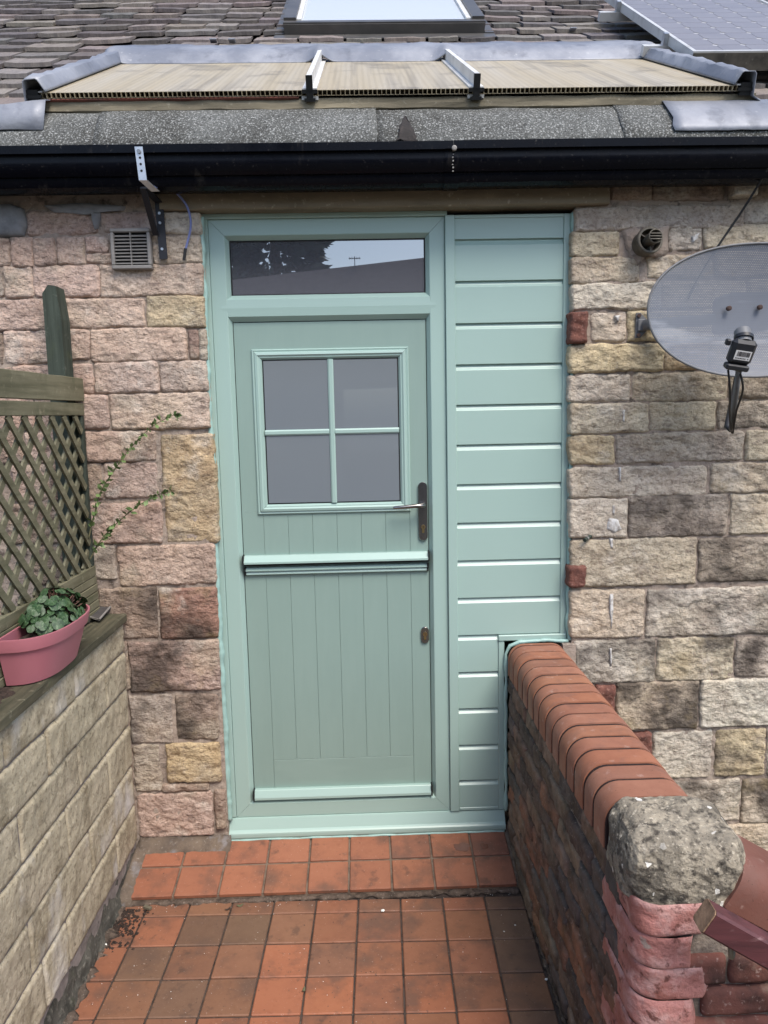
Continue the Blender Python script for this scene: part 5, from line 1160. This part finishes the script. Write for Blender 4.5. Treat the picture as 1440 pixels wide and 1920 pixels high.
# ================================================================ VENT GRILLE
vg = empty('wall_vent', (-.27, -.065, 2.18), 'square grey louvred plastic vent on the wall left of the door', 'vent')
vx0, vx1, vz0, vz1 = -.3385, -.194, 2.186, 2.330
G().box(vx0 + .006, vx1 - .006, -.066, -.05, vz0 + .006, vz1 - .006).build('recess', M['cavity'], vg)
for (a, b, c, d) in ((vx0, vx1, vz1 - .014, vz1), (vx0, vx1, vz0, vz0 + .014), (vx0, vx0 + .013, vz0 + .0142, vz1 - .0142), (vx1 - .013, vx1, vz0 + .0142, vz1 - .0142)): G().box(a, b, -.082, -.05, c, d, .003).build('frame', M['plast'], vg)
n = 9
for k in range(n):
    z = vz0 + .016 + (vz1 - vz0 - .036) * (k + .5) / n
    slab(G(), (vx0 + .0135, -.073, z), (vx1 - .0135, -.073, z), (0, -.0055, -.0035), (0, -.0006, .0010)).build('louvre', M['plast'], vg)
G().box((vx0 + vx1) / 2 - .0016, (vx0 + vx1) / 2 + .0016, -.0795, -.064, vz0 + .0142, vz1 - .0142).build('mullion', M['plast'], vg)
# ================================================================ FLUE
fl = empty('flue_terminal', (1.62, -.07, 2.25), 'stained round boiler flue outlet poking from the wall above the dish', 'flue')
fc = onY(1206, 459, -.055); fd = Vector((.10, -1, .10)).normalized(); fa = fd.cross(Vector((0, 0, 1))).normalized(); fb = fa.cross(fd).normalized()
def fring(r, t, n=26): return [fc + fd * t + (fa * math.cos(2 * math.pi * k / n) + fb * math.sin(2 * math.pi * k / n)) * r for k in range(n)]
G().loft([fring(.046, -.02), fring(.046, .035), fring(.049, .037), fring(.049, .055), fring(.046, .058), fring(.040, .058), fring(.039, .0)], True, False).build('outer_tube', M['flue'], fl, 'auto')
G().loft([fring(.039, -.01), fring(.039, .005)]).build('back_plate', M['cavity'], fl)
def irg(r, t, n=26): return [p + fa * -.004 * 0 for p in fring(r, t, n)]
G().loft([irg(.022, .0), irg(.023, .085), irg(.026, .098), irg(.023, .100), irg(.019, .09), irg(.018, .02)], True, False).build('inner_tube', M['flue'], fl, 'auto')
G().loft([fring(.018, .01), fring(.018, .03)]).build('inner_core', M['cavity'], fl)
for an in (.5, 2.6, 4.7):
    dv = fa * math.cos(an) + fb * math.sin(an); slab(G(), fc + fd * .045 + dv * .022, fc + fd * .045 + dv * .040, fd * .012, fd.cross(dv) * .0016).build('spacer', M['flue'], fl)
for k in (-.010, 0.0, .010): slab(G(), fc + fd * .0995 + fb * k - fa * .022, fc + fd * .0995 + fb * k + fa * .022, fb * .0016, fd * .0016).build('guard_bar', M['flue'], fl)

# ================================================================ SATELLITE DISH
sdh = empty('satellite_dish', (1.62, -.07, 1.93), 'grey perforated oval satellite dish on a wall bracket right of the door', 'satellite dish')
dc = Vector((1.902, -.42, 1.966)); hxw, hzh = .377, .222
tilt = Euler((math.radians(-4), 0, math.radians(-4))).to_matrix()
def dpt(u, v, off=0.0):
    x, z = u * hxw, v * hzh; y = .085 * ((x / hxw) ** 2 * .8 + (z / hzh) ** 2 * .35)
    return dc + tilt @ Vector((x, .075 - y + off, z))
vs = [dpt(0, 0)]; fs = []; NR, NS = 12, 56
for r in range(1, NR + 1):
    for k in range(NS):
        t = 2 * math.pi * k / NS; e = .94
        vs.append(dpt(r / NR * math.copysign(abs(math.cos(t)) ** e, math.cos(t)), r / NR * math.copysign(abs(math.sin(t)) ** e, math.sin(t))))
for k in range(NS):
    k2 = (k + 1) % NS; fs.append((0, 1 + k, 1 + k2))
    for r in range(NR - 1): fs.append((1 + r * NS + k, 1 + (r + 1) * NS + k, 1 + (r + 1) * NS + k2, 1 + r * NS + k2))
refl = G().add(vs, fs).build('reflector', M['dish'], sdh, True)
rim = vs[1 + (NR - 1) * NS:]; G().tube(rim + [rim[0]], .0042, 8, False).build('rim', M['dishgrey'], sdh, True)
for px_, py_ in ((1367, 578), (1425, 576), (1367, 682)):
    d = ray(px_, py_); p = CAM + d * ((dc.y - .0 + .06 - CAM.y) / d.y)
    G().tube([p + Vector((0, .006, 0)), p + Vector((0, -.004, 0)), p + Vector((0, -.006, 0))], [.0085, .0085, .005], 12).build('bolt', M['rust'], sdh)
# mount behind
mp = onY(1199, 610, -.068)
g = G(); hs, hg = .023, .046
g.add([(mp.x - .012, -.058, mp.z + hg), (mp.x + .004, -.058, mp.z + hg), (mp.x + .028, -.058, mp.z + .022), (mp.x + .028, -.058, mp.z - .022), (mp.x + .004, -.058, mp.z - hg), (mp.x - .014, -.058, mp.z - hg)] +
      [(mp.x - .012, -.066, mp.z + hg), (mp.x + .004, -.066, mp.z + hg), (mp.x + .028, -.066, mp.z + .022), (mp.x + .028, -.066, mp.z - .022), (mp.x + .004, -.066, mp.z - hg), (mp.x - .014, -.066, mp.z - hg)],
      [(0, 1, 2, 3, 4, 5), (6, 11, 10, 9, 8, 7)] + [(k, (k + 1) % 6, 6 + (k + 1) % 6, 6 + k) for k in range(6)])
g.build('wall_plate', M['dishgrey'], sdh)
G().box(mp.x - .008, mp.x + .02, -.078, -.0665, mp.z - .022, mp.z + .022, .003).build('plate_boss', M['dishgrey'], sdh)
for s in (-1, 1): G().tube([(mp.x - .003, -.064, mp.z + s * .036), (mp.x - .003, -.074, mp.z + s * .036)], .0075, 6).build('bolt', M['rust'], sdh)
G().tube([(mp.x + .015, -.075, mp.z), (mp.x + .12, -.16, mp.z), (mp.x + .24, -.22, mp.z)], .020, 14).build('mount_arm', M['dishgrey'], sdh, True)
G().box(1.83, 1.98, -.325, -.19, 1.90, 2.03, .01).build('clamp', M['dishgrey'], sdh)
# arm and receiver
ln = onY(1390, 660, -.70); a_end = onY(1374, 800, -.46)
foot = dpt(-.12, -.93, .02)
low = onY(1371, 806, -.50)
G().tube([foot + Vector((0, .02, 0)), low + Vector((-.004, .02, .01)), low], [.010, .010, .009], 10).build('boom', M['lnb'], sdh, True)
G().tube([low, low.lerp(ln, .55), ln + Vector((0, .01, -.045))], [.0085, .0085, .009], 10).build('boom', M['dishgrey'], sdh, True)
lr = Euler((math.radians(22), math.radians(9), 0)).to_matrix()
def L3(x, y, z): return ln + lr @ Vector((x, y, z))
def lbox(x0, x1, y0, y1, z0, z1, b):
    g = G().box(x0, x1, y0, y1, z0, z1, b); g.v = [tuple(L3(*q)) for q in g.v]; return g
lnb = lbox(-.036, .036, -.016, .016, -.036, .038, .010).build('receiver', M['lnb'], sdh)
lbox(-.035, .035, -.018, .012, -.054, -.0362, .004).build('connector_hood', M['lnb'], lnb)
g = G().tube([L3(0, .006, .026), L3(0, .022, .040), L3(0, .040, .050)], [.022, .023, .024], 20); g.build('feed_horn', M['dishgrey'], lnb, 'auto')
G().tube([L3(0, .014, .034), L3(0, .021, .041)], .0275, 20).build('clamp_ring', M['lnb'], lnb, 'auto')
lbox(-.052, -.037, .002, .018, .012, .030, .003).build('clamp_lug', M['lnb'], lnb)
lbox(-.024, .024, -.0172, -.0163, -.020, .008, .0).build('label', M['paper'], lnb)
rr = random.Random(2); g = G(); x = -.018
while x < .019:
    w = rr.choice((.0007, .0011, .0016)); gg = lbox(x, x + w, -.0178, -.0174, -.009, .005, 0); g.add(gg.v, gg.f); x += w + rr.choice((.0007, .0012))
g.build('barcode', M['ink'], lnb)
g = G(); x = -.020
while x < .020:
    w = rr.choice((.002, .003, .004)); gg = lbox(x, x + w, -.0178, -.0174, -.0165, -.0135, 0); g.add(gg.v, gg.f); x += w + .0015 + (.004 if rr.random() < .25 else 0)
g.build('label_text', M['ink'], lnb)
cA = [L3(-.020, -.002, -.058), onY(1369, 735, -.66), onY(1368, 775, -.58), onY(1370, 800, -.52), onY(1373, 812, -.49)]
G().tube(smooth(cA), .0034, 8).build('cable', M['cable'], sdh, True)
cB = [L3(.016, -.002, -.058), onY(1393, 730, -.66), onY(1381, 770, -.58), onY(1376, 800, -.52), onY(1374, 812, -.49)]
G().tube(smooth(cB), .0034, 8).build('cable', M['cable'], sdh, True)
# black cable down from the eaves behind the dish
P = [onY(1475, 245, -.24), onY(1440, 315, -.20), onY(1415, 358, -.15), onY(1385, 405, -.11), onY(1346, 462, -.09), onY(1310, 520, -.085), onY(1290, 560, -.085)]
c2 = empty('aerial_cable', P[-1], 'black cable running diagonally from the gutter down behind the dish', 'cable')
G().tube(smooth(P), .0045, 8).build('wire', M['cable'], c2, True)
# old pipe stub in the stonework
ps = empty('pipe_stub', onY(1100, 1013, -.06), 'short dark green pipe stub sticking out of the stonework', 'pipe')
a, b = onY(1108, 1004, -.05), onY(1096, 1013, -.085)
G().tube([a, b], .0075, 12).build('pipe', M['post'], ps); G().tube([a.lerp(b, .55), a.lerp(b, .68)], .0082, 12).build('band', M['plast'], ps)

# ================================================================ SMALL LITTER
def chip(px_, py_, z, size, mat, label, cat, seed, group=None, flat=.4):
    p = onZ(px_, py_, z); vs = []; rr = random.Random(seed)
    bm = bmesh.new(); bmesh.ops.create_icosphere(bm, subdivisions=1, radius=1)
    for v in bm.verts: v.co = Vector((v.co.x * size * rr.uniform(.7, 1.2), v.co.y * size * rr.uniform(.6, 1.1), v.co.z * size * flat))
    me = bpy.data.meshes.new('chip'); bm.to_mesh(me); bm.free()
    o = place('stone_chip' if mat == 'white' else 'twig', me, M[mat], None, (p.x, p.y, z + size * flat * .7), (0, 0, rr.uniform(0, 3))); tag(o, label, cat, group); return o
chip(718, 1708, ZF, .009, 'white', 'bright white flake lying on the middle floor tile below the step', 'chip', 1)
chip(197, 1773, ZF, .010, 'white', 'pale pebble against the left wall foot', 'pebble', 2)
chip(262, 1640, step_z(-.28), .006, 'white', 'tiny white chip at the left end of the step', 'chip', 3)
chip(945, 1747, ZF, .004, 'white', 'tiny white speck, the left of two on the dark tile by the brick wall', 'chip', 4, 'white specks on the dark tiles')
chip(966, 1735, ZF, .004, 'white', 'tiny white speck, the right of two on the dark tile by the brick wall', 'chip', 5, 'white specks on the dark tiles')
chip(1024, 1837, ZF, .006, 'white', 'small white sliver near the brick wall foot', 'chip', 6)
p = onZ(276, 1705, ZF)
o = slab(G(), p + Vector((-.012, .006, .008)), p + Vector((.016, -.008, .008)), (.003, .006, 0), (0, 0, .004)).build('wood_chip', M['batten']); tag(o, 'small splinter of wood below the left end of the step', 'wood chip')
def flat_leaf(px_, py_, z, s, rz, label, mat='deadleaf'):
    p = onZ(px_, py_, z); vs = []; n = 10
    for i in range(n): t = 2 * math.pi * i / n; vs.append((math.cos(t) * s, math.sin(t) * s * .45, .003 + .004 * math.cos(t * 2)))
    me, _ = G().add([(0, 0, .002)] + vs, [(0, 1 + i, 1 + (i + 1) % n) for i in range(n)]).mesh((0, 0, 0), True); o = place('fallen_leaf', me, M[mat], None, (p.x, p.y, z + .002), (0, 0, rz)); tag(o, label, 'leaf')
flat_leaf(450, 1699, ZF, .013, .2, 'small green leaf lying just below the step'); flat_leaf(427, 1706, ZF, .012, .6, 'brown curled leaf beside the green one below the step', 'soil'); flat_leaf(569, 1858, ZF, .010, 1.2, 'grey-green leaf on a tile joint in the foreground')
# crumbs and dead leaves in the left corner, moss tufts, grit over the floor
def scatter(name, n, fn, mat, label, cat, s0, s1, seed):
    rr = random.Random(seed); g = G()
    for i in range(n):
        p = fn(rr); s = rr.uniform(s0, s1); a = rr.uniform(0, 6.3); c, sn = math.cos(a), math.sin(a)
        v = [(s, 0, 0), (0, s * .7, 0), (-s * .8, 0, 0), (0, -s * .6, 0), (0, 0, s * .8)]
        g.add([(p[0] + x * c - y * sn, p[1] + x * sn + y * c, p[2] + z) for x, y, z in v], [(0, 1, 4), (1, 2, 4), (2, 3, 4), (3, 0, 4)])
    o = g.build(name, M[mat]); tag(o, label, cat, kind='stuff'); return o
scatter('corner_litter', 260, lambda r: (-.385 + abs(r.gauss(0, .045)), -.33 - abs(r.gauss(0, .10)), ZF), 'soil', 'dark crumbs of soil and dead leaf in the left corner below the step', 'litter', .003, .011, 1)
scatter('grit', 420, lambda r: (r.uniform(-.36, 1.1), r.uniform(-.95, -.31), ZF), 'dirt', 'fine grit scattered over the floor tiles', 'grit', .0008, .0028, 2)
scatter('pale_grit', 130, lambda r: (r.uniform(-.37, 1.1), r.choice((r.uniform(-.9, -.31), -.31 - abs(r.gauss(0, .03)))), ZF), 'white', 'pale specks of mortar scattered over the floor tiles', 'grit', .0008, .0024, 3)
def tuft(px_, py_, z, n, s, label, seed):
    p = onZ(px_, py_, z); rr = random.Random(seed); g = G()
    for i in range(n):
        b = p + Vector((rr.gauss(0, s * .5), rr.gauss(0, s * .3), 0)); d = Vector((rr.uniform(-1, 1), rr.uniform(-1, .3), rr.uniform(.4, 1.2))).normalized() * rr.uniform(.5, 1) * s; w = Vector((-d.y, d.x, .2)).normalized() * s * .18
        g.add([b, b + d * .5 + w, b + d, b + d * .5 - w], [(0, 1, 2, 3)])
    o = g.build('weed', M['moss']); tag(o, label, 'weed')
tuft(279, 1578, step_z(-.12) + .02, 26, .018, 'small green weed under the left stones beside the step', 2)
tuft(997, 1714, ZF, 22, .012, 'tiny moss tuft at the foot of the brick wall', 4)
# damp patch left by a drip on the step's tiles (thin water film)
M['water'] = surf('wet_film', S(130, 66, 38, .6), [('noise', 40, 4, .4, .7, S(112, 54, 32, .6), 'MIX', .7)], .12, [], spec=.5)
def puddle(cpx, cpy, rx, ry, seed):
    c = onZ(cpx, cpy, step_z(-.11)); n = 40; vs = [(c.x, c.y, step_z(c.y) + .0022)]
    for i in range(n):
        t = 2 * math.pi * i / n; k = 1 + .45 * noise.noise((math.cos(t) * 1.6, math.sin(t) * 1.6, seed)) + .15 * noise.noise((math.cos(t) * 5, math.sin(t) * 5, seed)); x, y = c.x + rx * k * math.cos(t), c.y + ry * k * math.sin(t); vs.append((x, y, step_z(y) + .0021))
    o = G().add(vs, [(0, 1 + i, 1 + (i + 1) % n) for i in range(n)]).build('wet_patch', M['water']); return o
tag(puddle(866, 1588, .034, .020, 3), 'larger wet orange patch on the step tile near the brick wall', 'water'); tag(puddle(908, 1587, .018, .014, 8), 'smaller wet patch on the last step tile by the brick wall', 'water')

# ================================================================ ACROSS THE YARD (seen mirrored in the fanlight)
nh = empty('neighbour_house', (-.7, -15.5, -.26), 'grey rendered house across the yard, mirrored in the fanlight', 'house')
ridA, ridB = Vector((-2.9, -16.2, 0)), Vector((1.4, -14.0, 0)); hd = (ridB - ridA).normalized(); hn = Vector((hd.y, -hd.x, 0))
if hn.y < 0: hn = -hn                    # towards the camera
mid = (ridA + ridB) / 2
def hp(u, v, z): q = mid + hd * u + hn * v; return (q.x, q.y, z)
RH = 4.92
g = G(); g.add([hp(-12, 2.6, -.26), hp(9, 2.6, -.26), hp(9, 2.6, 2.9), hp(-12, 2.6, 2.9), hp(-12, -2.6, -.26), hp(9, -2.6, -.26), hp(9, -2.6, 2.9), hp(-12, -2.6, 2.9), hp(-12, 0, RH - .1), hp(9, 0, RH - .1)], [(0, 1, 2, 3), (5, 4, 7, 6), (4, 0, 3, 8, 7), (1, 5, 6, 9, 2)]); g.build('wall', M['render'], nh)
rf = G().add([hp(-12.3, 2.95, 2.72), hp(9.3, 2.95, 2.72), hp(9.3, 0, RH), hp(-12.3, 0, RH), hp(-12.3, -2.95, 2.72), hp(9.3, -2.95, 2.72)], [(0, 1, 2, 3), (3, 2, 5, 4)]).build('roof', M['farroof'], nh)
for u in (-7, -2.5, 3.0, 6.0):
    g = G(); g.add([hp(u - .6, 2.62, .9), hp(u + .6, 2.62, .9), hp(u + .6, 2.62, 2.1), hp(u - .6, 2.62, 2.1)], [(0, 1, 2, 3)]); g.build('window', M['glass'], nh)
ae = empty('tv_aerial', hp(1.35, 0, RH), 'small television aerial on the ridge of the house across the yard', 'aerial')
q = Vector(hp(1.35, 0, RH - .1)); G().tube([q, q + Vector((0, 0, .30))], .010, 6).build('mast', M['dishgrey'], ae); G().box(q.x - .13, q.x + .13, q.y - .01, q.y + .01, q.z + .25, q.z + .265).build('boom', M['dishgrey'], ae)
for k in range(5): G().box(q.x - .12 + k * .055, q.x - .11 + k * .055, q.y - .12, q.y + .12, q.z + .255, q.z + .268).build('element', M['dishgrey'], ae)
def tree(name, base, h, rad, label, seed, n, leaf, shape):
    rr = random.Random(seed); t = empty(name, base, label, 'tree'); b = Vector(base)
    G().tube([b, b + Vector((.1, 0, h * .4)), b + Vector((0, .1, h * .93))], [h * .022, h * .016, h * .003], 8).build('trunk', M['bark'], t, True)
    g = G()
    for i in range(n):
        u = rr.random(); z = h * (.12 + .88 * u); R_ = rad * shape(u) * (.75 + .35 * noise.noise((u * 9, seed, 1))); a = rr.uniform(0, 6.283); rr_ = R_ * math.sqrt(rr.random()) * (1 + .35 * noise.noise((math.cos(a) * 2, math.sin(a) * 2, u * 14 + seed)))
        p = b + Vector((math.cos(a) * rr_, math.sin(a) * rr_, z - rr_ * .15)); d = Vector((math.cos(a), math.sin(a), rr.uniform(-.7, .3))).normalized() * leaf * rr.uniform(.6, 1.4); w = Vector((rr.uniform(-1, 1), rr.uniform(-1, 1), rr.uniform(-1, 1))).normalized() * leaf * .3
        g.add([p, p + d * .5 + w, p + d, p + d * .5 - w], [(0, 1, 2, 3)])
    g.build('crown', M['needles'], t)
tree('conifer_tree', (-2.3, -23.0, -.26), 13.0, 3.9, 'tall dark conifer beyond the neighbouring house, mirrored in the fanlight', 3, 5200, .55, lambda u: (1 - u) ** .7 * (1.0 if u > .08 else .5))
tree('broadleaf_tree', (2.9, -21.0, -.26), 5.6, 1.9, 'round leafy tree beyond the neighbouring ridge, mirrored at the right of the fanlight', 5, 2600, .30, lambda u: math.sqrt(max(.02, 1 - (2 * u - 1) ** 2)))
